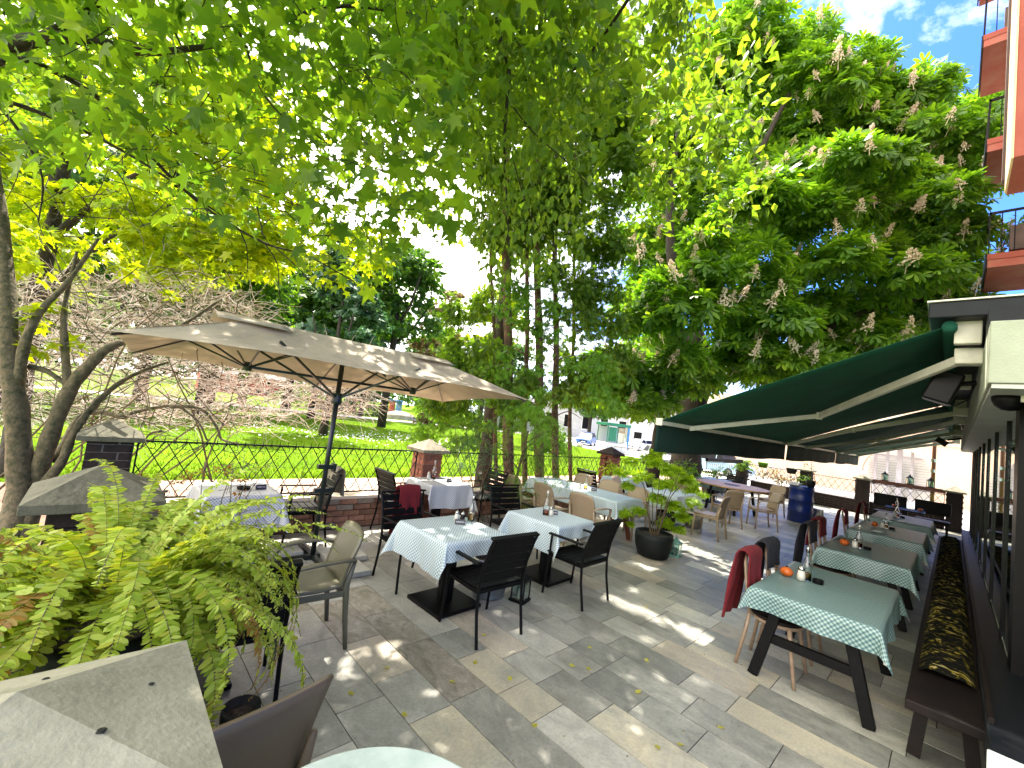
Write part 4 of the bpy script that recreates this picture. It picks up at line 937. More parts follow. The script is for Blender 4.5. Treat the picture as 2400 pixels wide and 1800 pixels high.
for R_ in (R1, R2):
    b = MB(); 
    for s in (-1, 1):
        for w_ in range(8):
            u0 = w_ / 8; b.v += [tuple(q(R_[0] + (u0 - .5) * .75, R_[1] + s * .22, R_[2] - .075 + .005 * math.sin(PI * u0))), tuple(q(R_[0] + (u0 - .5) * .75, R_[1], R_[2] + .006 + .004 * math.sin(PI * u0)))]
    for s in range(2):
        for w_ in range(7): k = s * 16 + w_ * 2; b.f.append((k, k + 2, k + 3, k + 1))
    b.build('vent_flap', M['canvas'], t, smooth=True, solid=.002)
MB().bar(q(1.02, 4.98, 2.06), q(2.95, 5.02, 2.06), .022, .028).build('beam', M['umb_metal'], t)
for s, hx in ((0, 1.02), (1, 2.95)):
    hb_ = MB().lathe([(.04, -.04), (.045, 0), (.03, .05)], tuple(q(hx, 5.0, 2.06)), 12).build('hub', M['umb_metal'], t)
    for k, (tx, ty, tz) in enumerate(((hx - .55, 4.62, 2.30), (hx + .5, 4.62, 2.33), (hx - .55, 5.45, 2.28), (hx + .5, 5.45, 2.30), (hx, 4.5, 2.28), (hx, 5.6, 2.24))):
        MB().bar(q(hx, 5.0, 2.05), q(tx, ty, tz), .012, .016).build('strut', M['umb_metal'], t)
for (tx, ty, tz) in ((1.15, 4.5, 2.33), (2.72, 4.5, 2.33), (1.2, 5.6, 2.30), (2.75, 5.6, 2.30)):
    MB().bar(q(1.97, 5.0, 1.84), q(tx, ty, tz), .018, .024).build('main_strut', M['umb_metal'], t)
for C_, R_ in ((NL, R1), (FL, R1), (MN, (2.1, 5.1, 2.56)), (NR, R2), (FR, R2), (MF, (2.1, 5.1, 2.56))):
    a, b_ = Vector(C_), Vector(R_); MB().bar(a.lerp(b_, .02) - P0 - Vector((0, 0, .03)), a.lerp(b_, .98) - P0 - Vector((0, 0, .035)), .014, .018).build('rib', M['umb_metal'], t)
for (x0, y0, x1, y1) in ((-.52, 0, .52, 0), (0, -.42, 0, .42)): MB().bar((x0, y0, .035), (x1, y1, .035), .05, .045).build('base_arm', M['umb_metal'], t)
for i, (x, y) in enumerate(((2.14, 4.50), (2.30, 4.93), (1.62, 4.72), (1.70, 5.32))):
    o = MB().box((0, 0, .03), (.46, .40, .055)).build('base_weight_slab', SL['light'], None, bevel=.006); o.location = (x - .02, y, .004); tag(o, ('pale stone weight slab at the front of the umbrella base', 'pale stone weight slab at the right of the umbrella base', 'pale stone weight slab beside the olive chair', 'pale stone weight slab behind the umbrella pole')[i], 'paving slab', 'umbrella weights')

# ================================================================== pots, lanterns, barrel, tub
def pot(name, x, y, r, hh, m, label, z=0, cat='plant pot', soil=True, taper=.78, g=None):
    t = empty(name, (x, y, z), 0, label, cat, g); w_ = .035 * r / .28
    MB().lathe([(r * taper * .82, 0), (r * taper, .02), (r * .95, hh * .45), (r, hh * .8), (r * .98, hh), (r * .98 - w_, hh), (r * .93 - w_, hh - .05)], n=32).build('wall', m, t, smooth=True)
    if soil: MB().lathe([(r * .94 - w_, hh - .045), (.02, hh - .03)], n=24).build('soil', M['soil'], t)
    return t
pot('large_round_pot', 6.50, 3.20, .29, .37, M['pot_black'], 'large rounded black pot holding the bright Japanese maple')
pot('small_black_pot', 6.98, 3.40, .14, .16, M['pot_black'], 'small black pot behind the large maple pot')
pot('grey_stone_pot', 9.45, 3.82, .19, .27, M['pot_grey'], 'grey brown stone pot under the white cloth table')
pot('dark_tall_pot', 8.55, 4.0, .2, .36, M['pot_black'], 'dark tall pot left of the grey stone pot')
pot('shrub_pot', .78, 2.62, .095, .16, M['pot_black'], 'small dark pot with leafless shrub behind the brown chair')
pot('fern_pot', .13, 2.12, .24, .24, M['pot_black'], 'wide black pot of the big fern at the left', z=.74)
t = empty('plant_stand', (.13, 2.12, 0), 0, 'dark stand that carries the fern pot', 'plant stand'); MB().box((0, 0, .72), (.4, .4, .035)).build('top', M['bench_wood'], t)
for sx in (-.16, .16):
    for sy in (-.16, .16): MB().box((sx, sy, .35), (.04, .04, .7)).build('leg', M['bench_wood'], t)
t = empty('zinc_tub', (3.22, 3.36, 0), 0, 'ribbed zinc tub with dry flowers beside the first central table', 'tub'); 
MB().lathe([(.17, 0), (.175, .015), (.172, .03), (.19, .13), (.197, .135), (.192, .15), (.205, .27), (.213, .275), (.205, .283), (.198, .27), (.19, .22)], n=32).build('body', M['zinc'], t, smooth=True); MB().lathe([(.195, .24), (.02, .26)], n=20).build('soil', M['soil'], t)
MB().tube([(-.2, 0, .24), (-.25, 0, .2), (-.25, .0, .16), (-.19, 0, .15)], .006, 6).build('handle', M['zinc'], t)
t = empty('dish_of_dried_fruit', (2.93, 3.12, .462), 0, 'shallow bowl of rust coloured dried petals on the nearest black chair seat', 'bowl'); MB().lathe([(.07, 0), (.12, .03), (.115, .034), (.07, .012)], n=24).build('bowl', M['white_paint'], t, smooth=True)
b = MB()
for k in range(90):
    a, r = random.uniform(0, 6.28), .1 * random.random() ** .5; c = Vector((r * math.cos(a), r * math.sin(a), .028 + random.uniform(0, .012))); d = Vector((random.uniform(-1, 1), random.uniform(-1, 1), random.uniform(-.3, .5))).normalized() * .013; e = Vector((random.uniform(-1, 1), random.uniform(-1, 1), .2)).normalized() * .009
    b.add([c - d, c + e, c + d, c - e], [(0, 1, 2, 3)])
b.build('petals', M['brick_orange'], t, kind='stuff')
def lantern(x, y, s, m, label, z=0, rz=.3):
    t = empty('lantern', (x, y, z), rz, label, 'lantern'); hw = .07 * s
    MB().box((0, 0, .012 * s), (.175 * s, .175 * s, .022 * s)).build('base', m, t)
    for sx in (-1, 1):
        for sy in (-1, 1): MB().box((sx * hw, sy * hw, .12 * s), (.012 * s, .012 * s, .2 * s)).build('corner_post', m, t)
    for sx, sy in ((1, 0), (-1, 0), (0, 1), (0, -1)):
        MB().box((sx * hw, sy * hw, .12 * s), (.003 if sx else 2 * hw - .012 * s, .003 if sy else 2 * hw - .012 * s, .19 * s)).build('pane', M['pane'], t)
        for k in (-1, 0, 1): MB().box((sx * hw + (0 if sx else k * .035 * s), sy * hw + (0 if sy else k * .035 * s), .205 * s), (.006 * s, .006 * s, .05 * s)).build('grille_bar', m, t)
    MB().box((0, 0, .222 * s), (.165 * s, .165 * s, .014 * s)).build('top_plate', m, t); MB().box((0, 0, .252 * s), (.15 * s, .15 * s, .05 * s), top=(.35, .35)).build('roof', m, t); MB().lathe([(.022 * s, .275 * s), (.022 * s, .295 * s), (.03 * s, .3 * s), (.004, .315 * s)], n=12).build('chimney', m, t)
    MB().tube([(.02 * s * math.cos(a), 0, .325 * s + .02 * s * math.sin(a)) for a in np.linspace(0, 6.1, 12)], .003 * s, 5).build('ring', m, t)
    MB().lathe([(.028 * s, .024 * s), (.028 * s, .13 * s), (.004, .133 * s)], n=14).build('candle', M['shaker'], t, smooth=False); return t
lantern(3.42, 3.08, 1.0, M['black_metal'], 'black metal lantern with white candle on the floor by the zinc tub')
lantern(6.93, 3.03, .95, M['mint'], 'mint green metal lantern at the foot of the maple pot', rz=.1)
for y, lb in ((1.62, 'left of the three lanterns on the far timber rail'), (.98, 'middle lantern with glass chimney on the far timber rail'), (.48, 'right of the three lanterns on the far timber rail, by the lamp post')): lantern(19.9, y, 1.05, M['black_metal'], lb, z=1.275)
t = empty('blue_barrel', (14.2, 2.86, 0), 0, 'dark blue steel barrel in front of the far mossy pillar', 'barrel'); pr = [(.29, 0), (.295, .01)]
for k in range(3): z = .3 + k * .3; pr += [(.29, z - .03), (.302, z - .012), (.302, z + .012), (.29, z + .03)]
MB().lathe(pr + [(.295, .97), (.29, .985), (.28, .97), (.02, .965)], n=36).build('drum', M['blue_barrel'], t, smooth=True)
o = MB().box((0, 0, .03), (.32, .26, .06)).build('planter_tray', M['house_pale'], None, bevel=.01); o.location = (14.05, 3.0, .987); tag(o, 'pale flat tray on top of the blue barrel', 'tray')
pot('small_black_pot', 14.3, 2.68, .11, .19, M['pot_black'], 'black pot with a thin plant on top of the blue barrel', z=.972)
o = MB().box((0, 0, .2), (.16, .24, .4)).build('metal_canister', M['steel'], None, bevel=.02); o.location = (14.75, 2.55, 0); tag(o, 'grey metal canister on the floor right of the blue barrel', 'canister')
for x, y, z, lb in ((19.72, 4.35, 1.02, 'dark purple window box hooked on the far fence rail'), (19.7, 5.35, 1.08, 'mossy hanging basket on the far fence rail near the corner')):
    t = empty('hanging_pot', (x, y, z), 0, lb, 'hanging pot'); MB().lathe([(.14, 0), (.19, .2), (.2, .21), (.185, .21), (.17, .17)], n=20).build('bowl', M['pot_black'] if y < 5 else M['leaf_bush'], t, smooth=True); MB().lathe([(.175, .17), (.01, .18)], n=12).build('soil', M['soil'], t)
    MB().tube([(.2, 0, .2), (.26, 0, .24), (.3, 0, .2)], .008, 5).build('hook', M['iron'], t)
pot('dark_floor_pot', 13.4, 5.75, .16, .25, M['pot_black'], 'dark pot with leafy shrub between the maple and the far gingham table')

# ================================================================== cars, kiosk, park furniture
def car(x, y, rz, paint, label, L=4.1, H=1.5, Wd=1.75, z=-.44):
    t = empty('parked_car', (x, y, z), rz, label, 'car', 'cars parked beyond the fence'); hw = Wd / 2
    low = [(-L / 2, .35), (-L / 2 + .03, .72), (-L / 2 + .25, .88), (-L / 2 + 1.0, .98), (L / 2 - .5, 1.0), (L / 2 - .05, .92), (L / 2, .6), (L / 2 - .02, .33), (L / 2 - .3, .24), (-L / 2 + .3, .22)]
    b = MB(); n = len(low)
    for s in (-1, 1):
        for px, pz in low: b.v.append((px, s * (hw - (.05 if pz > .85 else 0)), pz))
    b.f.append(tuple(range(n))); b.f.append(tuple(reversed(range(n, 2 * n))))
    for i in range(n): b.f.append((i, (i + 1) % n + 0, (i + 1) % n + n, i + n)[::-1])
    bo = b.build('body', paint, t, bevel=.05)
    cab = [(-L / 2 + .95, .97), (-L / 2 + 1.65, H - .03), (L / 2 - 1.0, H), (L / 2 - .3, 1.0)]
    b = MB()
    for s in (-1, 1):
        for px, pz in cab: b.v.append((px, s * (hw - (.06 if pz < 1.1 else .22)), pz))
    b.f = [(3, 2, 1, 0), (4, 5, 6, 7), (0, 1, 5, 4), (1, 2, 6, 5), (2, 3, 7, 6)]; b.build('glasshouse', M['mullion'], t, bevel=.03)
    MB().box(((cab[1][0] + cab[2][0]) / 2, 0, H + .005), (cab[2][0] - cab[1][0] + .05, Wd - .42, .04)).build('roof', paint, t, bevel=.015)
    for s in (-1, 1):
        for px in (-.1 + L * 0, ): MB().bar((px, s * (hw - .055), 1.0), (px + .03, s * (hw - .20), H), .05, .02, up=(0, 1, 0)).build('pillar', paint, t)
        for px in (-L / 2 + .8, L / 2 - .8):
            wh = MB().tube([(px, s * (hw - .18), .31), (px, s * (hw + .01), .31)], .31, 20).build('tyre', M['tyre'], t); MB().tube([(px, s * (hw - .1), .31), (px, s * (hw + .018), .31)], .2, 14).build('rim', M['steel'], wh)
        MB().box((-L / 2 + .1, s * (hw - .28), .68), (.14, .32, .14)).build('headlight', M['white_paint'], t, bevel=.03); MB().box((L / 2 - .04, s * (hw - .2), .82), (.06, .22, .16)).build('tail_light', M['red_blanket'], t)
        MB().box((-L / 2 + 1.25, s * (hw + .06), 1.0), (.12, .16, .1)).build('wing_mirror', paint, t, bevel=.02)
    MB().box((-L / 2 - .005, 0, .5), (.03, .9, .14)).build('grille', M['mullion'], t); MB().box((-L / 2 - .02, 0, .42), (.02, .5, .1)).build('number_plate', M['paper'], t)
    return t
car(42.3, 30.4, A(25), M['car_blue'], 'light blue hatchback parked beyond the lawn, left of the kiosk')
car(49, 27, A(-5), M['car_white'], 'white saloon parked far behind the kiosk', 4.4, 1.42)
car(30, 15.0, A(40), M['car_white'], 'white car with visible bonnet just left of the awning valance', 4.3, 1.45)
car(33, 11.6, A(70), M['car_pale'], 'pale blue car roof seen between big trunk and awning')
car(62, 58, A(20), M['car_white'], 'white van like car in the distance above the hedge', 4.8, 1.9)
t = empty('kiosk', (38.6, 24.6, -.44), A(-28), 'green and white glazed kiosk with blue edge beyond the fence', 'kiosk')
MB().box((0, 0, .45), (2.4, 2.2, .9)).build('base', M['house_pale'], t); MB().box((0, 0, 2.75), (2.7, 2.5, .3)).build('roof', M['kiosk_green'], t, bevel=.03)
for x in (-1.15, 0, 1.15):
    for y in (-1.05, 1.05): MB().box((x, y, 1.7), (.08, .08, 1.8)).build('post', M['kiosk_green'] if x < 1 else M['kiosk_blue'], t)
MB().box((-.58, -1.06, 1.75), (.85, .05, 1.4)).build('green_panel', M['kiosk_green'], t); MB().box((.58, -1.06, 1.75), (1.0, .02, 1.5)).build('window', M['pane'], t); MB().box((0, 1.0, 1.7), (2.2, .03, 1.6)).build('rear_wall', M['house_pale'], t)
MB().box((1.28, -1.0, 1.5), (.12, .2, 2.6)).build('blue_upright', M['kiosk_blue'], t)
o = MB().lathe([(.3, 0), (.34, .15), (.28, .35), (.12, .46), (.01, .48)], n=14).build('stone_bollard', M['rock'], None, smooth=True); o.location = (36.6, 27.1, -.45); tag(o, 'round pale stone bollard in front of the blue car', 'bollard')
def boulder(x, y, r, label):
    b = MB(); rs = random.Random(int(x * 10)); n = 10
    for i in range(7):
        a = PI * i / 12
        for k in range(n): th = 2 * PI * k / n; rr = r * (math.cos(a) if i < 6 else .02) * (1 + rs.uniform(-.12, .12)); b.v.append((rr * 1.3 * math.cos(th), rr * math.sin(th), r * .6 * math.sin(a)))
    for i in range(6):
        for k in range(n): b.f.append((i * n + k, i * n + (k + 1) % n, (i + 1) * n + (k + 1) % n, (i + 1) * n + k))
    o = b.build('boulder', M['rock'], None, smooth=True); o.location = (x, y, -.5); return tag(o, label, 'rock')
boulder(29.5, 52.5, 1.9, 'large pale boulder on the lawn left of the bushes')
t = empty('stone_bench', (24, 62, -.44), .2, 'pale pink stone block bench beside the gravel path', 'bench'); MB().box((0, 0, .6), (6, 1.6, 1.3)).build('block', M['peach'], t, bevel=.1)
def building(x, y, rz, L, D, H, wm, rm, label, rows=2, cols=5):
    t = empty('far_building', (x, y, -.45), rz, label, 'building', 'buildings in the background'); MB().box((0, 0, H / 2), (L, D, H)).build('wall', wm, t)
    MB().box((0, 0, H + .5), (L + .6, D + .6, 1.0), top=(.7, .5)).build('roof', rm, t)
    for r_ in range(rows):
        for c in range(cols):
            fx = -L / 2 + L * (c + .5) / cols; fz = H * (r_ + .55) / rows
            w_ = MB().box((fx, -D / 2 - .02, fz), (L / cols * .45, .06, H / rows * .5)).build('window', M['white_paint'], t); MB().box((fx, -D / 2 - .06, fz), (L / cols * .38, .03, H / rows * .43)).build('pane', M['mullion'], w_)
    return t
building(62, 52, A(-45), 26, 9, 5, M['house_pale'], M['roof_dark'], 'grey low building behind the kiosk and parked cars', 1, 8)
building(75, 30, A(-65), 24, 9, 6, M['house_pale'], M['roof_dark'], 'pale building behind the white saloon', 2, 7)
building(21, 98, A(8), 16, 8, 3.6, M['house_red'], M['roof_dark'], 'red brick building across the park behind the bare twigs', 2, 9)
0 and building(60, 92, A(-25), 30, 10, 6, M['house_pale'], M['house_red'], 'pale building with red stripe glimpsed right of the park trees', 2, 8)
t = empty('street_railing', (33, 12.5, -.44), A(-50), 'white street railing between parked cars and far fence', 'railing')
for z in (.5, 1.0): MB().box((0, 0, z), (14, .05, .05)).build('rail', M['steel'], t)
for k in range(29): MB().box((-7 + k * .5, 0, .5), (.03, .03, 1.0)).build('post', M['steel'], t)
t = empty('playground_frame', (44, 82, -.45), .3, 'small red and blue playground frame in the distance', 'playground'); 
for i, (x, m_) in enumerate(((-2, M['house_red']), (0, M['house_red']), (2, M['kiosk_blue']))): MB().box((x, 0, 1.2), (.25, 1.5, 2.4)).build('panel', m_, t)
MB().box((0, 0, 2.5), (4.5, 1.7, .3)).build('roof', M['kiosk_blue'], t)

# ================================================================== vegetation
def fan(out):       # triangle fan leaf, flat with slight cup
    v = [(0, 0, 0)] + [(x, y, -.30 * abs(y) ** 1.5 - .16 * x * x) for x, y in out]; f = [(0, i + 1, i + 2) for i in range(len(out) - 1)]; return np.array(v, float), f
def polar(l): return [(r * math.cos(math.radians(a)), r * math.sin(math.radians(a))) for a, r in l]
T_MAPLE = fan([(p[0] + .25, p[1]) for p in polar([(-155, .42), (-118, .62), (-100, .34), (-62, .86), (-50, .62), (-30, .42), (-12, .62), (0, 1.0), (12, .62), (30, .42), (50, .62), (62, .86), (100, .34), (118, .62), (155, .42)])])
T_OVATE = (np.array([(0, 0, 0), (.35, .27, -.08), (1, 0, -.16), (.35, -.27, -.08), (.5, 0, .0)], float), [(0, 4, 1), (1, 4, 2), (0, 3, 4), (3, 2, 4)])
def multi(parts):
    V, F = [], []
    for pv, pf in parts:
        n = len(V); V += list(pv); F += [tuple(n + i for i in f) for f in pf]
    return np.array(V, float), F
def leaflet(ang, L, wd, droop, base=0.0):
    a = math.radians(ang); c, s = math.cos(a), math.sin(a)
    pts = [(base, 0, 0), (L * .62, wd, -droop * .5), (L, 0, -droop), (L * .62, -wd, -droop * .5), (L * .85, wd * .75, -droop * .8), (L * .85, -wd * .75, -droop * .8)]
    pts = [(x * c - y * s, x * s + y * c, z) for x, y, z in pts]; return pts, [(0, 5 - 0, 4) if False else (0, 3, 1), (3, 5, 1), (5, 4, 1), (5, 2, 4)]
T_CHEST = multi([leaflet(a, L, .15 * L, .38 * L) for a, L in ((-118, .55), (-78, .78), (-38, .95), (0, 1.0), (38, .95), (78, .78), (118, .55))])
T_JAP = multi([leaflet(a, L, .11, .15) for a, L in ((-110, .5), (-72, .8), (-36, .95), (0, 1), (36, .95), (72, .8), (110, .5))])
T_SPRAY = multi([leaflet(a, L, .10, .25, b) for a, L, b in ((0, 1.0, 0), (-32, .62, .05), (32, .62, .05), (-20, .9, .35), (20, .9, .35))])
_pin = []
for k in range(7):
    for s in (-1, 1):
        x = .12 + k * .13; _pin.append(([(x, 0, -.1 * x * x), (x + .05, s * .11, -.12 * x * x - .02), (x + .08, s * .22, -.12 * x * x - .05), (x + .10, s * .10, -.12 * x * x - .02)], [(0, 1, 2), (0, 2, 3)]))
T_PINN = multi(_pin)
T_CLUMP = multi([([(random.uniform(-.5, .5), random.uniform(-.5, .5), random.uniform(-.3, .3)) for _ in range(3)], [(0, 1, 2)]) for k in range(6)])

def nrm(a): return a / np.maximum(1e-9, np.linalg.norm(a, axis=1, keepdims=True))
def cloud(name, pos, tip, nor, size, T, m, parent=None, kind='stuff'):
    V, F = T; pos = np.asarray(pos, float); N = len(pos); tip = nrm(np.asarray(tip, float)); nor = np.asarray(nor, float)
    nor = nrm(nor - tip * (nor * tip).sum(1, keepdims=True)); side = np.cross(nor, tip); size = np.asarray(size, float).reshape(-1, 1, 1)
    v = (tip[:, None, :] * V[None, :, 0:1] + side[:, None, :] * V[None, :, 1:2] + nor[:, None, :] * V[None, :, 2:3]) * size + pos[:, None, :]
    nv = len(V); fl = len(F[0]); fa = np.array(F, int)[None] + (np.arange(N) * nv)[:, None, None]
    me = bpy.data.meshes.new(name); me.vertices.add(N * nv); me.vertices.foreach_set('co', v.reshape(-1).astype(np.float32))
    nf = N * len(F); me.loops.add(nf * fl); me.loops.foreach_set('vertex_index', fa.reshape(-1).astype(np.int32)); me.polygons.add(nf); me.polygons.foreach_set('loop_start', (np.arange(nf) * fl).astype(np.int32))
    me.update(calc_edges=True); me.validate(); me.materials.append(m)
    o = bpy.data.objects.new(name, me); COL.objects.link(o); o.parent = parent
    if kind: o['kind'] = kind
    if parent: o.location = -parent.location
    return o
def cut_sun_gaps(P, mask=False):      # leaves removed along the sun's direction so sun patches land on chosen spots
    gx, gy = P[:, 0] - P[:, 2] * sdir.x / sdir.z, P[:, 1] - P[:, 2] * sdir.y / sdir.z
    hole = ((gx > 2.75) & (gx < 4.9) & (gy > 4.75) & (gy < 6.6)) | ((abs(gx - 4.45 + .05 * (gy - 2)) < .22) & (gy > .7) & (gy < 2.8)) | ((gx > -.3) & (gx < 2.1) & (gy > 5.2) & (gy < 6.6)) | ((gx > 9.3) & (gx < 10.1) & (gy > .1) & (gy < 1.4))
    for (x, y, r_) in ((3.5, 1.5, .12), (3.9, 1.8, .16), (3.7, 1.3, .12), (4.1, 1.4, .15), (3.3, 1.9, .10), (2.1, 1.45, .09), (2.6, 1.45, .08), (1.9, 1.1, .1), (4.9, 2.6, .2), (6.0, 3.0, .3), (7.6, 3.0, .35), (9.0, 2.4, .3), (10.6, 3.0, .4), (6.9, 2.3, .25), (8.0, 2.0, .2), (2.5, 4.4, .2), (6.3, 4.6, .6), (7.9, 4.9, .6)): hole |= (gx - x) ** 2 + (gy - y) ** 2 < r_ * r_
    return ~hole if mask else P[~hole]
def ell(c, r, n, shell=.45, flat=1.0, up=0):
    """n points in an ellipsoid biased to its skin; returns positions and outward directions"""
    d = nrm(rng.normal(size=(n, 3))); d[:, 2] = np.where(d[:, 2] < -.35, -d[:, 2], d[:, 2]) if up else d[:, 2]
    rr = rng.random(n) ** shell; R_ = np.array(r if hasattr(r, '__len__') else (r, r, r * flat)); return np.array(c) + d * rr[:, None] * R_, d
def leaves(clusters, size, T, m, name, parent, per, droop=.6, upn=.8, shell=.4, flat=.75, var=.3, kind='stuff'):
    P, D = [], []
    for c in clusters:
        p, d = ell(c[:3], c[3], int(per * (c[3] ** 2) * (c[4] if len(c) > 4 else 1)) + 4, shell, flat, 1); P.append(p); D.append(d)
    P = np.concatenate(P); D = np.concatenate(D)
    if P[:, 2].max() > 3 and name != 'far_woodland': k_ = cut_sun_gaps(P, True); P = P[k_]; D = D[k_]
    n = len(P)
    nor = D * .7 + rng.normal(size=(n, 3)) * .35; nor[:, 2] += upn; tip = D + rng.normal(size=(n, 3)) * .5; tip[:, 2] -= droop
    return cloud(name, P, tip, nor, size * (1 - var + 2 * var * rng.random(n)), T, m, parent, kind)
def tubeobj(name, pts, rad, m, parent, n=8, kind=None):
    pts = [Vector(p) for p in pts]; rs = []; L = len(pts)
    # smooth resample
    out = []; seg = 4
    for i in range(L - 1):
        p0, p1, p2, p3 = pts[max(0, i - 1)], pts[i], pts[i + 1], pts[min(L - 1, i + 2)]
        for k in range(seg):
            t_ = k / seg; out.append(.5 * ((2 * p1) + (-p0 + p2) * t_ + (2 * p0 - 5 * p1 + 4 * p2 - p3) * t_ * t_ + (-p0 + 3 * p1 - 3 * p2 + p3) * t_ ** 3))
    out.append(pts[-1]); M_ = len(out); rad = rad if hasattr(rad, '__len__') else (rad, rad * .3)
    rr = [rad[0] + (rad[1] - rad[0]) * (i / (M_ - 1)) for i in range(M_)]; rr = [r * (1 + .09 * math.sin(i * 2.3)) for i, r in enumerate(rr)]
    off = parent.location if parent else Vector()
    return MB().tube([p - off for p in out], rr, n).build(name, m, parent, smooth=True, kind=kind)
def twigs(name, starts, m, parent, L=.5, r=.004, droop=.4, n=3, spread=1.0, bias=(0, 0, 0)):
    b = MB(); off = parent.location if parent else Vector()
    for p in starts:
        p = Vector(p) - off; d = Vector((random.gauss(0, 1) * spread, random.gauss(0, 1) * spread, random.gauss(.1, .7))) + Vector(bias); d.normalize(); l = L * random.uniform(.5, 1.3); pts = [p]; 
        for k in range(4): pts.append(pts[-1] + d * l / 4); d = (d + Vector((random.gauss(0, .25), random.gauss(0, .25), random.gauss(0, .2) - droop * .3))).normalized()
        b.tube(pts, [r * 1.2, r, r * .8, r * .6, r * .3], n, False)
    return b.build(name, m, parent, kind='stuff')

# ---- lawn: grass blades and daisies
n = 52000; gx = rng.uniform(-6, 34, n); gy = 12 + 26 * rng.random(n) ** 1.8; P = np.stack([gx, gy, np.full(n, -.45)], 1)
tip = rng.normal(size=(n, 3)) * .35; tip[:, 2] = 1
o = cloud('grass_blades', P, tip, rng.normal(size=(n, 3)), rng.uniform(.05, .12, n), (np.array([(0, -.14, 0), (0, .14, 0), (1, 0, .1)], float), [(0, 1, 2)]), M['grass']); o['label'] = 'short bright grass blades of the park lawn'
n = 900; gx = rng.normal(13, 4.5, n); gy = rng.normal(24, 2.2, n) ; P = np.stack([gx, gy, np.full(n, -.37)], 1)
o = cloud('daisies', P, rng.normal(size=(n, 3)) * (1, 1, .1), np.tile((0, 0, 1.), (n, 1)) + rng.normal(size=(n, 3)) * .3, rng.uniform(.05, .09, n), (np.array([(-.5, -.5, 0), (.5, -.5, 0), (.5, .5, 0), (-.5, .5, 0)], float), [(0, 1, 2, 3)]), M['white_paint']); o['label'] = 'white daisies scattered in the lawn'

# ---- left multi stemmed tree outside the left wall
t = empty('multi_stemmed_tree', (-.45, 5.6, -.45), 0, 'multi stemmed bark tree at the left edge behind the fern', 'tree')
tubeobj('trunk', [(-.5, 5.5, -.5), W(40, 1200, 4.2), W(42, 1000, 4.2), W(22, 830, 4.2), W(10, 600, 4.3), W(-30, 300, 4.4)], (.12, .05), M['bark_maple'], t, 12)
tubeobj('trunk', [(-.38, 5.6, -.5), W(75, 1180, 4.3), W(105, 1060, 4.3), W(160, 920, 4.35), W(215, 850, 4.4), W(260, 812, 4.5), W(330, 790, 4.8), W(420, 765, 5.2), W(520, 700, 5.6)], (.095, .012), M['bark_maple'], t, 12)
tubeobj('branch', [W(60, 1180, 4.25), W(140, 1090, 4.3), W(175, 1010, 4.4), W(240, 930, 4.6), W(310, 880, 4.8), W(395, 848, 5.0)], (.05, .014), M['bark_maple'], t)
tubeobj('branch', [W(130, 1080, 4.4), W(181, 983, 4.9), W(231, 965, 5.0), W(290, 978, 5.0), W(307, 969, 5.1), W(362, 956, 5.1), W(416, 953, 5.1), W(463, 987, 5.1), W(485, 1032, 5.1)], (.035, .010), M['bark_maple'], t)
tubeobj('branch', [W(400, 953, 5.1), W(450, 953, 5.1), W(485, 968, 5.2), W(510, 1005, 5.2), W(520, 1030, 5.2), W(560, 1040, 5.2)], (.025, .010), M['bark_maple'], t)
tubeobj('branch', [W(42, 900, 4.2), W(60, 800, 4.2), W(95, 730, 4.3), W(160, 660, 4.5), W(230, 560, 4.8)], (.05, .015), M['bark_maple'], t)
tubeobj('branch', [W(160, 920, 4.35), W(150, 780, 4.4), W(155, 700, 4.5), W(180, 590, 4.6)], (.04, .012), M['bark_maple'], t)
tubeobj('branch', [W(70, 860, 4.3), W(110, 870, 4.3), W(160, 905, 4.35)], (.03, .02), M['bark_maple'], t)
tubeobj('branch', [W(380, 1010, 5.0), W(350, 1018, 5.0), W(330, 1050, 5.0)], (.018, .006), M['bark_maple'], t)
cl = [(*W(x, y, d), r) for x, y, d, r in ((30, 640, 4.6, .3), (60, 760, 4.4, .22), (110, 740, 4.4, .2), (150, 815, 4.4, .14), (20, 560, 4.6, .35), (240, 600, 5, .25), (400, 700, 5.4, .12), (90, 830, 4.3, .12), (300, 640, 5.2, .2))]
leaves(cl, .10, T_MAPLE, M['leaf_lime'], 'foliage', t, 420, flat=.8)
twigs('twigs', [W(random.uniform(0, 560), random.uniform(620, 1040), random.uniform(4.5, 6)) for _ in range(260)], M['bark_maple'], t, .6, .006, .3)

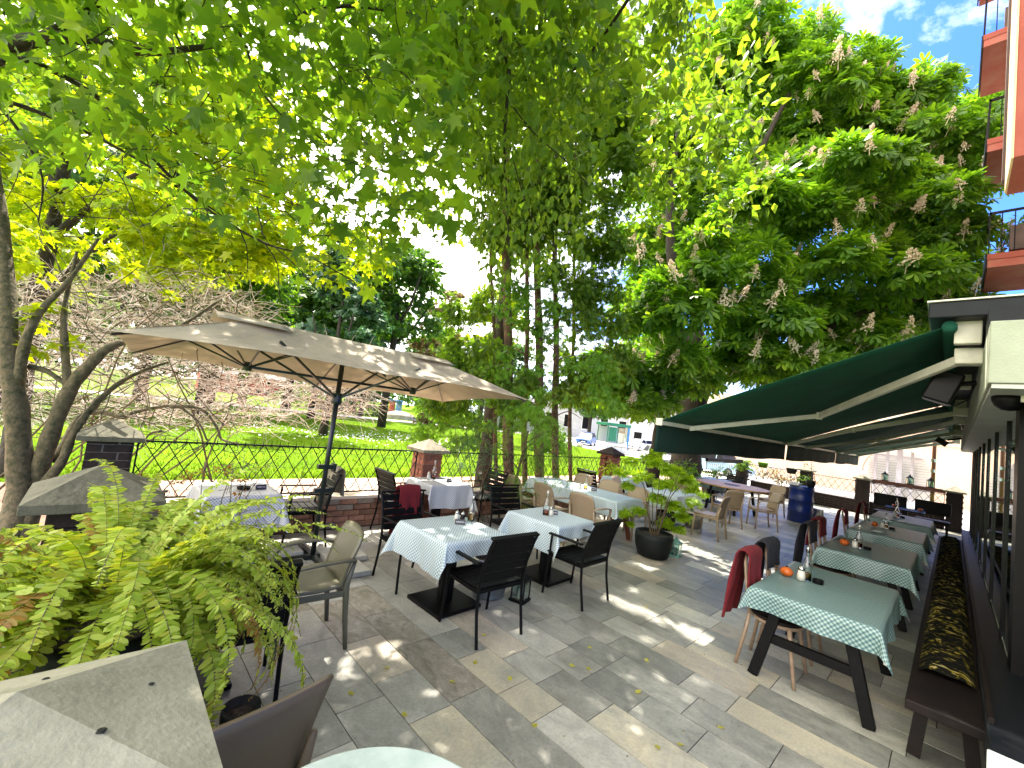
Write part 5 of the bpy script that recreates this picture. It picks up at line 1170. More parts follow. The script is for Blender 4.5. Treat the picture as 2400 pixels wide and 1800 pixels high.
# ---- pale bare thicket behind the left fence
t = empty('bare_thicket', (2, 10.5, -.45), 0, 'tangled pale leafless bush behind the left part of the fence', 'bush')
b = MB(); off = t.location
for k in range(14):
    p = Vector((random.uniform(-1.5, 1.8), random.uniform(8.6, 11.5), -.45)) - off; d = Vector((random.uniform(-.3, .9), random.uniform(-.4, .3), 1.0)).normalized(); pts = [p]; l = random.uniform(2.6, 4.4)
    for q_ in range(8): pts.append(pts[-1] + d * l / 8); d = (d + Vector((random.gauss(.07, .15), random.gauss(0, .1), -.13))).normalized()
    b.tube(pts, [.02 * (1 - .1 * i) for i in range(9)], 5, False)
b.build('stems', M['stem'], t, kind='stuff')
b = MB()
for k in range(4300):
    px = random.uniform(-30, 860); lim0 = 640 + max(0, px - 430) * .38; lim1 = 1000 - max(0, px - 520) * .10
    if px > 600:
        lim0 = max(lim0, 850)
        if random.random() < .55: continue
    py = random.uniform(lim0, lim1); dd = random.uniform(7.2, 11); p = W(px, py, dd) - off
    d = Vector((random.gauss(.35, .6), random.gauss(-.1, .6), random.gauss(.15, .45))).normalized(); l = random.uniform(.35, 1.0); pts = [p]
    for q_ in range(4): pts.append(pts[-1] + d * l / 4); d = (d + Vector((random.gauss(0, .28), random.gauss(0, .28), random.gauss(-.05, .25)))).normalized()
    r_ = random.uniform(.0035, .0085); b.tube(pts, [r_, r_, r_ * .8, r_ * .6, r_ * .4], 3, False)
b.build('twigs', M['twig_pale'], t, kind='stuff')

# ---- sunlit lime maple in the middle distance
t = empty('lime_maple', (-1, 12.5, -.45), 0, 'sunlit yellow green maple behind the bare bush on the left', 'tree')
tubeobj('trunk', [(-1, 12.5, -.5), W(60, 800, 9), W(110, 600, 9), W(150, 400, 9.3), W(200, 150, 9.5)], (.2, .07), M['bark_dark'], t, 10)
for pts in ([W(90, 700, 9), W(250, 560, 9), W(400, 480, 9.3)], [W(120, 560, 9), W(300, 420, 9.4), W(480, 360, 9.8), W(640, 380, 10)], [W(140, 450, 9), W(50, 300, 9), W(0, 200, 9)]): tubeobj('branch', pts, (.08, .02), M['bark_dark'], t)
cl = []
for k in range(110):
    px = random.uniform(-120, 930); top = 120; bot = 690 - abs(px - 100) * .10 if px < 420 else 640 + (px - 500) * .16
    py = random.uniform(top + max(0, px - 300) * .2, bot); cl.append((*W(px, py, random.uniform(8.2, 11)), random.uniform(.45, .75)))
leaves(cl, .15, T_MAPLE, M['leaf_lime'], 'crown', t, 300, droop=.5, upn=.6)

# ---- overhead maple: limbs reach in from the left
t = empty('overhead_maple', (-2.6, 3.2, -.45), 0, 'large maple whose branches arch over the terrace from the upper left', 'tree')
tubeobj('trunk', [(-2.6, 3.2, -.5), (-2.5, 3.3, 1.5), (-2.3, 3.4, 3.2), (-2.2, 3.6, 6)], (.3, .18), M['bark_maple'], t, 12)
brs = [([(-2.35, 3.4, 3.0), W(-120, 190, 4.0), W(-20, 130, 4.0), W(70, 95, 4.0), W(160, 88, 4.0), W(250, 103, 4.1), W(340, 122, 4.2), W(450, 113, 4.3), W(560, 100, 4.5)], (.085, .02)),
       ([W(-20, 150, 3.9), W(60, 140, 4.0), W(140, 175, 4.2), W(230, 230, 4.3), W(330, 340, 4.5), W(410, 425, 4.7), W(500, 500, 4.9), W(620, 570, 5.2), W(720, 600, 5.4), W(830, 660, 5.6)], (.03, .008)),
       ([(-2.3, 3.4, 2.9), W(-40, 235, 4.1), W(30, 242, 4.2), W(170, 295, 4.4), W(290, 355, 4.6), W(420, 436, 4.8), W(540, 520, 5.0)], (.03, .007)),
       ([W(60, 100, 4.0), W(150, 60, 4.0), W(270, -20, 4.0)], (.045, .02)), ([W(480, -20, 4.2), W(540, 40, 4.3), W(580, 120, 4.4), W(600, 190, 4.5), W(660, 270, 4.6), W(760, 330, 4.8), W(840, 420, 5)], (.016, .006)),
       ([W(640, 60, 4.8), W(740, 25, 5), W(830, 14, 5.1), W(930, 28, 5.3), W(1010, 30, 5.5)], (.03, .012)), ([W(620, 570, 5.2), W(650, 620, 5.2), W(655, 690, 5.2), W(670, 740, 5.2)], (.008, .003)),
       ([W(640, 575, 5.2), W(700, 630, 5.2), W(760, 700, 5.3), W(800, 750, 5.3)], (.008, .003)), ([W(270, 170, 4.2), W(330, 220, 4.4), W(380, 290, 4.6), W(450, 330, 4.8), W(560, 340, 5)], (.014, .005)),
       ([W(330, -20, 4.4), W(400, 60, 4.5), W(450, 170, 4.7), W(470, 260, 4.8)], (.014, .004)), ([W(700, 20, 5), W(750, 110, 5), W(830, 230, 5.1), W(850, 330, 5.2)], (.014, .005)), ([W(0, 250, 4.2), W(60, 330, 4.3), W(100, 420, 4.4), W(90, 520, 4.5)], (.018, .006))]
for pts, r in brs: tubeobj('branch', pts, r, M['bark_dark'], t, 7)
P = []
while len(P) < 3700:
    px = random.uniform(-130, 1130); py = random.uniform(-260, 720)
    lim = 300 + .36 * px if px < 900 else 620
    if py > lim + random.gauss(0, 45): continue
    if 940 < px and (py > 545 + random.gauss(0, 35) or px > 1090): continue
    if 380 < px < 960 and 130 < py < 640 and random.random() < .25: continue
    P.append(W(px, py, random.uniform(3.2, 6.2)))
P = cut_sun_gaps(np.array(P)); k_ = len(P); P += rng.normal(size=P.shape) * .05
tip = rng.normal(size=(k_, 3)) * .6; tip[:, 2] -= .8; nor = rng.normal(size=(k_, 3)) * .45; nor[:, 2] += 1
cloud('crown', P, tip, nor, rng.uniform(.065, .17, k_), T_MAPLE, M['leaf_maple'], t)
P2 = np.stack([rng.uniform(-4, 3.6, 4600), rng.uniform(-.5, 8, 4600), rng.uniform(5.2, 9.5, 4600)], 1)      # upper crown, carries on above the frame
P2 = cut_sun_gaps(P2[(P2[:, 2] > 5.0 + .25 * np.abs(P2[:, 0]))]); k_ = len(P2); nor = rng.normal(size=(k_, 3)) * .45; nor[:, 2] += 1; tip = rng.normal(size=(k_, 3)); tip[:, 2] -= .5
cloud('upper_crown', P2, tip, nor, rng.uniform(.14, .24, k_), T_MAPLE, M['leaf_maple'], t)
twigs('twigs', [W(random.uniform(-50, 1000), random.uniform(-100, 560), random.uniform(3.6, 5.8)) for _ in range(420)], M['bark_dark'], t, .6, .0055, .5)

# ---- tree with hanging foliage in the top centre
t = empty('drooping_tree', (8.4, 9.6, -.45), 0, 'tall tree with hanging light green foliage in the top centre', 'tree')
tubeobj('trunk', [(8.4, 9.6, -.5), (8.3, 9.5, 3), (8.0, 9.3, 6.5), (7.0, 8.9, 8.3), (4.9, 8.5, 9.0)], (.24, .08), M['bark_dark'], t, 10)
brs = [([(4.9, 8.5, 8.8), (4.2, 6.5, 8.6), W(1150, -90, 5.6), W(1165, 60, 5.5), W(1192, 160, 5.5), W(1188, 240, 5.5), W(1182, 340, 5.5), W(1188, 470, 5.5), W(1195, 600, 5.5)], (.05, .006)),
       ([W(1188, 230, 5.5), W(1250, 310, 5.4), W(1340, 390, 5.4), W(1420, 480, 5.4)], (.012, .004)), ([W(1160, 30, 5.6), W(1230, 120, 5.6), W(1300, 210, 5.6)], (.012, .004)), ([W(1185, 280, 5.5), W(1150, 310, 5.5), W(1155, 420, 5.5)], (.010, .003)),
       ([W(1030, -40, 6), W(1035, 80, 6), W(1060, 200, 6), W(1110, 290, 6)], (.02, .006)), ([W(1290, -60, 5.6), W(1310, 20, 5.6), W(1340, 90, 5.6)], (.012, .004)), ([W(1180, 280, 5.5), W(1230, 470, 5.4), W(1280, 560, 5.4)], (.009, .003)),
       ([(4.9, 8.6, 8.5), (3.2, 5.6, 7.5), W(1000, -120, 6), W(960, -20, 6)], (.06, .02)), ([(4.3, 6.6, 8.6), (4.6, 4.6, 7.4), W(1560, -120, 4.6), W(1580, -10, 4.6), W(1590, 80, 4.6)], (.03, .006))]
for pts, r in brs: tubeobj('branch', pts, r, M['bark_dark'], t, 6)
P = []
while len(P) < 3700:
    px = random.gauss(1195, 140); py = random.uniform(-200, 650)
    if py > 380 and not (1100 + (py - 380) * .1 < px < 1470): continue
    if px > 1440 - abs(py - 120) * .10 - max(0, py - 330) * .05 or px < 960 + max(0, py - 150) * .2: continue
    if py > 560 and random.random() < .5: continue
    P.append(W(px, py, random.uniform(4.7, 6.6)))
for k in range(420): P.append(W(random.gauss(1580, 34), random.uniform(-140, 130) * (1 if random.random() < .7 else .5), random.uniform(4.2, 4.9)))
P = cut_sun_gaps(np.array(P)); k_ = len(P); tip = rng.normal(size=(k_, 3)) * .45; tip[:, 2] -= 1; nor = rng.normal(size=(k_, 3)) * .9; nor[:, 2] += .4
cloud('crown', P, tip, nor, rng.uniform(.075, .165, k_), T_OVATE, M['leaf_hang'], t)
NU = 9000; P2 = np.stack([rng.uniform(2.5, 10.5, NU), rng.uniform(3.0, 11.5, NU), rng.uniform(7.0, 11, NU)], 1); P2 = cut_sun_gaps(P2); P2 = P2[np.sin(P2[:, 0] * 2.1 + 1) + np.sin(P2[:, 1] * 1.9 + P2[:, 2]) > -.9]; k_ = len(P2)
NE = 1500; zz = rng.uniform(6.8, 9.6, NE); gx = rng.uniform(.2, 3.3, NE); gy = rng.uniform(-.2, 2.7, NE); PX = cut_sun_gaps(np.stack([gx + zz * sdir.x / sdir.z, gy + zz * sdir.y / sdir.z, zz], 1)); P2 = np.concatenate([P2, PX]); k_ = len(P2)  # extra leaves added along the sun's direction to shade the near paving
nor = rng.normal(size=(k_, 3)) * .5; nor[:, 2] += 1; tip = rng.normal(size=(k_, 3)); tip[:, 2] -= .5
cloud('upper_crown', P2, tip, nor, rng.uniform(.20, .34, k_), T_OVATE, M['leaf_hang'], t)

# ---- conifer group (thuja) with bare reddish trunks
t = empty('conifer_group', (7.4, 7.6, -.45), 0, 'group of tall conifers with several bare reddish trunks behind the fence', 'tree')
for (xb, xt, dd, r) in ((1190, 1185, 9.6, .14), (1228, 1235, 10.2, .08), (1262, 1258, 9.9, .13), (1300, 1300, 10.3, .10), (1160, 1150, 10.6, .06), (1335, 1345, 11, .06)):
    tubeobj('trunk', [W(xb + 5, 1190, dd), W(xb, 1000, dd), W((xb + xt) / 2 + 4, 800, dd), W(xt, 600, dd), W(xt + 4, 380, dd), W(xt + 10, 120, dd + .3)], (r, r * .35), M['bark_thuja'], t, 10)
for _ in range(46):
    x0 = random.choice((1190, 1262, 1300, 1228)); y0 = random.uniform(250, 980); s = random.choice((-1, 1)); l = random.uniform(40, 110)
    tubeobj('branch', [W(x0, y0, 10), W(x0 + s * l * .5, y0 - 12, 10 + random.uniform(-.5, .5)), W(x0 + s * l, y0 + 6, 10 + random.uniform(-1, 1))], (.018, .005), M['bark_thuja'], t, 4)
cl = []
def col(x0, x1, y0, y1, n, r, d0=9.4, d1=11): 
    for _ in range(n): cl.append((*W(random.uniform(x0, x1), random.uniform(y0, y1), random.uniform(d0, d1)), random.uniform(*r)))
col(1060, 1140, 560, 900, 24, (.35, .6)); col(1080, 1330, 330, 600, 26, (.45, .7)); col(1330, 1470, 60, 420, 26, (.5, .8), 10.5, 12); col(1320, 1460, 420, 950, 40, (.4, .7), 9.8, 11.5); col(1370, 1460, -80, 150, 8, (.5, .7), 11, 12)
col(1130, 1320, 640, 960, 16, (.2, .35), 8.9, 9.6); col(1000, 1110, 850, 960, 12, (.3, .45)); col(1150, 1340, 900, 1010, 14, (.2, .35), 8.6, 9.6); col(1230, 1330, 100, 340, 10, (.5, .7), 11, 12)
leaves(cl, .17, T_SPRAY, M['leaf_thuja'], 'crown', t, 700, droop=1.1, upn=.3, shell=.5, flat=1.1)
cl = []; col(1140, 1330, 600, 950, 26, (.2, .34), 8.4, 9.4); col(980, 1130, 880, 1060, 26, (.2, .36), 8.6, 10.5); col(1300, 1440, 850, 985, 14, (.2, .35), 8.2, 9.6); col(1190, 1300, 940, 1040, 8, (.15, .25), 8, 9)
leaves(cl, .12, T_SPRAY, M['leaf_locust'], 'hanging_sprays', t, 760, droop=1.4, upn=.2, shell=.6, flat=1.2)

# ---- horse chestnut with flower candles
t = empty('horse_chestnut', (15.3, 6.55, -.45), 0, 'huge horse chestnut with cream flower candles and a thick dark trunk', 'tree')
tubeobj('trunk', [(15.25, 6.6, -.5), (15.25, 6.6, 1.2), (15.2, 6.6, 2.6), W(1645, 880, 15), W(1625, 780, 15)], (.56, .36), M['bark_dark'], t, 18)
for pts, r in (([W(1645, 900, 15), W(1590, 780, 15.2), W(1575, 620, 15.4), W(1570, 480, 15.6), W(1590, 300, 16)], (.28, .08)), ([W(1650, 900, 15), W(1700, 830, 14.6), W(1760, 780, 14), W(1790, 720, 13.4), W(1830, 640, 13)], (.30, .09)),
               ([W(1660, 900, 15), W(1770, 860, 14), W(1900, 790, 13), W(2030, 730, 12.4), W(2160, 700, 12)], (.18, .04)), ([W(1625, 780, 15), W(1680, 600, 16), W(1760, 400, 16.6), W(1850, 220, 17)], (.22, .07)), ([W(1780, 740, 13.6), W(1890, 650, 13.5), W(2050, 500, 14), W(2150, 350, 15)], (.14, .04)),
               ([W(1790, 730, 13.5), W(1850, 700, 12.8), W(1880, 690, 12.4)], (.08, .03)), ([W(1600, 800, 15.2), W(1500, 760, 14), W(1440, 790, 13)], (.12, .03)), ([W(1760, 860, 14), W(1850, 840, 13), W(1930, 850, 12)], (.08, .02))): tubeobj('branch', pts, r, M['bark_dark'], t, 9)
far = [(1560, 330), (1640, 240), (1600, 190), (1720, 160), (1750, 90), (1830, 60), (1900, 120), (1960, 150), (2020, 160), (2090, 175), (2150, 190), (2185, 250), (2120, 270), (2270, 310), (2230, 350), (1500, 430), (1600, 420), (1680, 330), (1780, 260), (1880, 250), (1980, 280), (2080, 330), (2190, 400), (1490, 560), (1580, 540), (1700, 450), (1820, 400), (1500, 700), (1600, 650), (1480, 820), (1560, 800), (1660, 620), (1510, 300), (1540, 400), (1700, 560), (1530, 620), (1950, 380), (2280, 420), (1880, 330), (2030, 240), (1650, 130), (1820, 160), (2290, 250), (2310, 380)]
near = [(1650, 590), (1700, 560), (1740, 510), (1800, 470), (1860, 420), (1920, 390), (1990, 385), (2060, 400), (2130, 430), (2210, 480), (2260, 560), (1680, 660), (1760, 620), (1840, 560), (1920, 510), (2010, 500), (2100, 520), (2170, 570), (1780, 700), (1870, 660), (1960, 620), (2060, 610), (2160, 650), (2240, 640), (1920, 740), (2030, 710), (2120, 720), (1700, 730), (1560, 700), (1510, 760), (1600, 740), (1480, 880), (1540, 880), (1450, 930), (1520, 945), (1600, 860), (1430, 870), (1490, 960), (1700, 860), (1780, 880), (1850, 900), (1640, 900), (1400, 920), (2140, 790), (2060, 800), (2210, 790), (2250, 760), (1980, 840), (1900, 870), (1810, 850), (1840, 760), (2000, 790), (1740, 800), (2220, 720), (1930, 820)]
cl = [(*W(x, y + (62 if y < 300 else 20), random.uniform(16, 18.5)), random.uniform(.85, 1.25)) for x, y in far] + [(*W(x + random.uniform(-40, 40), y + random.uniform(-20, 60), random.uniform(17.5, 20.5)), 1.5) for x, y in far[::2]]
leaves(cl, .36, T_CHEST, M['leaf_chest'], 'upper_crown', t, 165, droop=.35, upn=.8, shell=.4, flat=.95)
cl2 = [(*W(x, y, random.uniform(10.8, 13.5) if y < 790 else random.uniform(11.5, 13.5)), random.uniform(.7, .95)) for x, y in near]
leaves(cl2, .30, T_CHEST, M['leaf_chest'], 'lower_crown', t, 290, droop=.35, upn=.8, shell=.4, flat=.8)
# flower candles as parts
mes = []
for sd in range(4):
  b = MB(); rs = random.Random(3 + sd)
  for k in range(80):
    z = rs.random() ** 1.2; a = rs.uniform(0, 6.28); r = (.08 * (1 - z) ** .8 + .012) * rs.uniform(.5, 1.25); c = Vector((r * math.cos(a), r * math.sin(a), .27 * z)); d = .017
    for q_ in range(2):
        u = Vector((rs.uniform(-1, 1), rs.uniform(-1, 1), rs.uniform(-.6, 1))).normalized() * d; v_ = u.orthogonal().normalized() * d; b.add([c - u, c + v_, c + u, c - v_], [(0, 1, 2, 3)])
  b.tube([(0, 0, -.12), (0, 0, .26)], .008, 4); me = bpy.data.meshes.new('flower_candle'); me.from_pydata(b.v, [], b.f); me.materials.append(M['bloom']); mes.append(me)
cnt = 0
for ci, c in enumerate(cl[:48] + cl2):
    big_ = ci < 48
    for k in range(random.choice((3, 4)) if ci < 48 else random.choice((1, 2, 3))):
        if cnt > 295: break
        a = random.uniform(0, 6.28); e_ = random.uniform(.1, 1.3); v_ = Vector((random.gauss(0, .55), random.gauss(0, .55), random.uniform(.05, .85)))
        tc_ = (CP - Vector(c[:3])).normalized()
        v_ = (v_ + tc_ * random.uniform(.5, 1.1)).normalized() * c[3]
        p = Vector(c[:3]) + v_ * (1.04 if big_ else .98) + Vector((0, 0, -.06)) - t.location; s = random.uniform(1.2, 1.9) if big_ else random.uniform(1.1, 1.6); inst('flower_candle', mes[cnt % 4], t, p, (random.uniform(-.5, .5), random.uniform(-.5, .5), a), (s * random.uniform(.8, 1.2), s, s * random.uniform(.8, 1.3))); cnt += 1
# ---- mossy smaller trunk between pillar and big chestnut
t = empty('mossy_tree', (12.7, 6.55, -.45), 0, 'slim mossy trunk with sprouts left of the big chestnut', 'tree'); tubeobj('trunk', [(12.7, 6.5, -.5), (12.68, 6.5, .8), (12.75, 6.45, 1.6), (12.9, 6.4, 3.2), (13.1, 6.3, 4.6)], (.24, .16), M['bark_dark'], t, 12)
leaves([(12.9, 6.2, 1.5, .22), (12.8, 6.2, 2.6, .5), (13.0, 6.2, 3.4, .8), (12.5, 6.2, 3.0, .6)], .2, T_CHEST, M['leaf_chest'], 'sprouts', t, 160)

# ---- young locust tree on the terrace and shrubs before the fence
t = empty('young_locust', (4.98, 4.92, 0), 0, 'young thin stemmed locust tree growing beside the second central table', 'tree')
tubeobj('trunk', [(4.98, 4.92, 0), W(1187, 1248, 7.0), W(1200, 1180, 6.9), W(1213, 1110, 6.9), W(1226, 1060, 6.8), W(1238, 1010, 6.8)], (.032, .015), M['stem'], t, 8)
for pts in ([W(1226, 1060, 6.8), W(1260, 1030, 6.7), W(1290, 1060, 6.6)], [W(1215, 1100, 6.9), W(1170, 1050, 6.8), W(1120, 1050, 6.7)], [W(1230, 1040, 6.8), W(1290, 1010, 6.8), W(1330, 1050, 6.8)]): tubeobj('branch', pts, (.012, .004), M['stem'], t, 5)
cl = [(*W(x, y, random.uniform(6.2, 7.2)), r) for x, y, r in ((1240, 1020, .3), (1290, 1030, .3), (1320, 1070, .25), (1200, 1000, .28), (1260, 1080, .3), (1225, 1130, .24), (1300, 1110, .2), (1330, 1130, .14), (1210, 1165, .14), (1250, 960, .25), (1180, 1050, .2), (1240, 1180, .10), (1280, 985, .2), (1160, 1000, .2))]
leaves(cl, .17, T_PINN, M['leaf_locust'], 'foliage', t, 620, droop=1.2, upn=.4, shell=.6, flat=1.1)
t = empty('slender_shrub', (4.55, 5.45, 0), 0, 'slender feathery shrub with thin stems right of the sunlit white table', 'shrub')
for k, (xa, xb) in enumerate(((1090, 1075), (1110, 1100), (1135, 1128), (1122, 1150))): tubeobj('stem', [W(xa + 10, 1225, 6.9), W(xa, 1160, 6.9), W(xb, 1080, 6.9), W(xb - 8, 1000, 7.0)], (.009, .004), M['stem'], t, 5)
cl = [(*W(x, y, random.uniform(6.5, 7.4)), r) for x, y, r in ((1075, 1080, .2), (1100, 1110, .22), (1120, 1070, .25), (1060, 1110, .14), (1090, 1150, .16), (1150, 1100, .22), (1140, 1150, .14), (1100, 1040, .25), (1160, 1060, .2), (1055, 1060, .12), (1130, 1010, .25), (1190, 1090, .15))]
leaves(cl, .15, T_PINN, M['leaf_blue'], 'foliage', t, 520, droop=.6, upn=.6, shell=.6, flat=1)
t = empty('broadleaf_shrub', (13.3, 5.7, .2), 0, 'leafy green shrub left of the far gingham table', 'shrub'); leaves([(13.2, 5.7, .95, .35), (13.4, 5.6, .7, .3), (12.9, 5.6, .8, .25)], .14, T_OVATE, M['leaf_bush'], 'foliage', t, 700)
# ---- Japanese maple in the large pot
t = empty('japanese_maple', (6.50, 3.20, .33), 0, 'bright lime Japanese maple planted in the large black pot', 'shrub')
for k in range(7):
    a = k * .9; tubeobj('stem', [(6.5 + .05 * math.cos(a), 3.2 + .05 * math.sin(a), .3), (6.5 + .12 * math.cos(a), 3.2 + .12 * math.sin(a), .6), (6.5 + .2 * math.cos(a), 3.2 + .2 * math.sin(a), .95), (6.5 + .35 * math.cos(a), 3.2 + .35 * math.sin(a), 1.15 + .1 * (k % 3))], (.012, .004), M['stem'], t, 5)
cl = [(*W(x, y, 7.0 + dz), r) for x, y, dz, r in ((1480, 1085, .3, .12), (1540, 1090, .1, .2), (1520, 1075, .3, .14), (1580, 1110, 0, .2), (1500, 1120, 0, .2), (1560, 1140, -.2, .2), (1610, 1130, 0, .17), (1455, 1110, .1, .14), (1470, 1140, .1, .12), (1620, 1150, -.1, .13), (1540, 1170, -.2, .15), (1580, 1190, -.2, .18), (1440, 1190, .2, .13), (1500, 1200, -.1, .12), (1600, 1215, -.1, .15), (1560, 1230, -.2, .15), (1625, 1180, .1, .13), (1465, 1205, -.1, .12), (1540, 1060, .3, .1), (1590, 1245, -.2, .1), (1480, 1230, 0, .07), (1650, 1160, 0, .08))]
leaves(cl, .068, T_JAP, M['leaf_jmaple'], 'foliage', t, 4400, droop=.5, upn=1.1, shell=.5, flat=.55)
# ---- fern
t = empty('fern', (.13, 2.12, .96), 0, 'big drooping sword fern with yellow green fronds at the left', 'plant')
PT = []; PD = []; PNn = []; PS = []; BR = ([], [], [], []); rach = MB(); rs = random.Random(21)
for k in range(240):
    az = rs.uniform(0, 2 * PI); el = rs.uniform(.5, 1.5); L = rs.uniform(.42, .95) * (1.0 if math.cos(az + .3) > -.6 else .8); curl = rs.uniform(1.0, 2.4); p = Vector((.13 + .1 * math.cos(az), 2.12 + .1 * math.sin(az), .99)); n_ = int(L / .0105); pts = [p.copy()]
    e = el; tw = rs.uniform(-.5, .5); big_ = rs.uniform(.75, 1.25); brown = rs.random() < .06
    for i in range(n_):
        u = i / n_; d = Vector((math.cos(e) * math.cos(az), math.cos(e) * math.sin(az), math.sin(e))); p = p + d * (L / n_); e -= curl / n_ * (1 + u); az += tw / n_
        side = Vector((-math.sin(az), math.cos(az), 0)); up = side.cross(d) * -1; pts.append(p.copy())
        if u < .1: continue
        s_ = .036 * big_ * (1 + .25 * math.sin(i * .9)) * math.sin(PI * min(1, (u * .86 + .12))) ** .6
        for q_ in (-1, 1):
            tgt = BR if (brown and rs.random() < .8) else (PT, PD, PNn, PS)
            tgt[0].append(tuple(p)); tgt[1].append(tuple(side * q_ + d * .35 + Vector((rs.gauss(0, .12), rs.gauss(0, .12), -.15 + rs.gauss(0, .25))))); tgt[2].append(tuple(up + Vector((rs.gauss(0, .4), rs.gauss(0, .4), rs.gauss(0, .3))))); tgt[3].append(s_ * rs.uniform(.85, 1.1))
    rach.tube([q_ - t.location for q_ in pts[::5] + [pts[-1]]], .0011, 4, False)
T_PIN1 = (np.array([(0, -.08, 0), (0, .08, 0), (.3, .24, -.03), (.8, .17, -.04), (1, 0, -.08), (.8, -.15, -.04), (.3, -.16, -.03)], float), [(0, 6, 1), (6, 2, 1), (6, 5, 2), (5, 3, 2), (5, 4, 3)])
rach.build('frond_stalks', M['bark_maple'], t, kind='stuff'); cloud('fronds', PT, PD, PNn, PS, T_PIN1, M['leaf_fern'], t); cloud('dry_fronds', *BR, T_PIN1, M['leaf_fern_brown'], t)
# a climbing tendril of yellowing leaves above the fern
t = empty('yellowing_creeper', (.75, 4.3, 1.0), 0, 'thin creeper with orange yellow leaves in front of the corner table', 'plant')
crp = [W(210, 1180, 3.3), W(250, 1150, 3.4), W(330, 1120, 3.4), W(420, 1130, 3.5), W(470, 1110, 3.5), W(520, 1100, 3.5), W(560, 1125, 3.5), W(560, 1160, 3.5)]; tubeobj('stem', crp, (.004, .002), M['stem'], t, 4)
leaves([(*p, .05) for p in crp] + [(*W(440, 1120, 3.5), .06), (*W(540, 1110, 3.5), .06)], .035, T_OVATE, M['leaf_fern_brown'], 'foliage', t, 7000)
# ---- bare shrub in small pot
t = empty('leafless_shrub', (.78, 2.62, .16), 0, 'leafless brown twiggy shrub rising between fern and brown chair', 'shrub')
for (xs_, ) in (((480, 490, 505, 520, 560),), ((500, 500, 520, 560, 600),), ((515, 530, 545, 575, 640),), ((495, 480, 470, 470, 480),), ((520, 545, 600, 680, 720),), ((505, 515, 530, 540, 545),)):
    tubeobj('stem', [W(xs_[0], 1500, 2.75)] + [W(x, y, d) for x, y, d in zip(xs_[1:], (1400, 1280, 1170, 1080), (2.75, 2.8, 2.9, 3.0))], (.0075, .002), M['bark_maple'], t, 5)
twigs('twigs', [W(random.gauss(560, 60), random.uniform(1060, 1380), random.uniform(2.7, 3.0)) for _ in range(75)], M['bark_maple'], t, .2, .0022, .1)
# ---- plants at the far fence
t = empty('potted_sapling', (14.3, 2.68, 1.12), 0, 'thin sapling in the black pot on the blue barrel', 'plant'); tubeobj('stem', [(14.3, 2.68, 1.1), (14.32, 2.7, 1.6), (14.3, 2.8, 2.0)], (.008, .004), M['stem'], t, 5); leaves([(14.3, 2.9, 1.85, .25), (14.3, 2.6, 1.75, .2), (14.3, 2.75, 1.5, .15)], .07, T_OVATE, M['leaf_brown'], 'foliage', t, 500)
for (x, y, z, r, m_, lb) in ((19.5, 5.9, 1.0, .35, 'leaf_bush', 'green fern hanging over the far corner pillar'), (19.5, 4.9, .8, .45, 'leaf_brown', 'red brown leafy climber on the far fence left of the hanging pot'), (19.4, 4.5, .7, .3, 'leaf_brown', 'red brown leafy climber below the purple hanging pot'), (16.5, 5.85, .75, .3, 'leaf_bush', 'green potted plants under the dark timber rail'), (19.6, 3.9, .9, .22, 'leaf_bush', 'moss and ivy on the pillar behind the barrel'), (9.35, 5.9, .9, .22, 'leaf_jmaple', 'bright leafy plant in front of the pillar behind the maple'), (9.2, 3.9, .42, .13, 'leaf_bush', 'small green plant in the grey stone pot')):
    t = empty('climbing_plant' if 'climber' in lb else 'green_plant', (x, y, z), 0, lb, 'plant'); leaves([(x, y, z, r), (x + .05, y + r * .8, z - .1, r * .7)], .11, T_OVATE, M[m_], 'foliage', t, 900 if r < .4 else 500)
# ---- park trees, bushes, far woodland
def park_tree(x, y, h_, r, label, m_, trunk=.3, base=3.0, n=16, sz=.5, per=26, lean=0):
    t = empty('park_tree', (x, y, -.45), 0, label, 'tree', 'trees in the park beyond the lawn'); MB().tube([(0, 0, 0), (lean * .4, 0, base * .6), (lean, 0, base * 1.3), (lean * 1.2, .2, h_ * .75)], [trunk, trunk * .8, trunk * .7, trunk * .25], 8).build('trunk', M['bark_dark'], t, smooth=True)
    for k in range(4): a = k * 1.6; MB().tube([(lean * .9, 0, base * 1.1 + k * .5), (lean + r * .35 * math.cos(a), r * .35 * math.sin(a), base * 1.1 + k * .5 + r * .4), (lean + r * .6 * math.cos(a), r * .6 * math.sin(a), base * 1.3 + k + r * .6)], [trunk * .45, trunk * .3, trunk * .1], 6).build('branch', M['bark_dark'], t, smooth=True)
    cl = []
    for k in range(n): a = random.uniform(0, 6.28); q_ = random.random(); z = base + (h_ - base) * q_; rr = r * math.sin(PI * (.2 + .7 * q_)) * random.uniform(.3, .85); cl.append((x + lean + rr * math.cos(a), y + rr * math.sin(a), z - .45, r * random.uniform(.35, .5)))
    leaves(cl, sz, T_CLUMP, m_, 'crown', t, per, shell=.4, flat=.7)
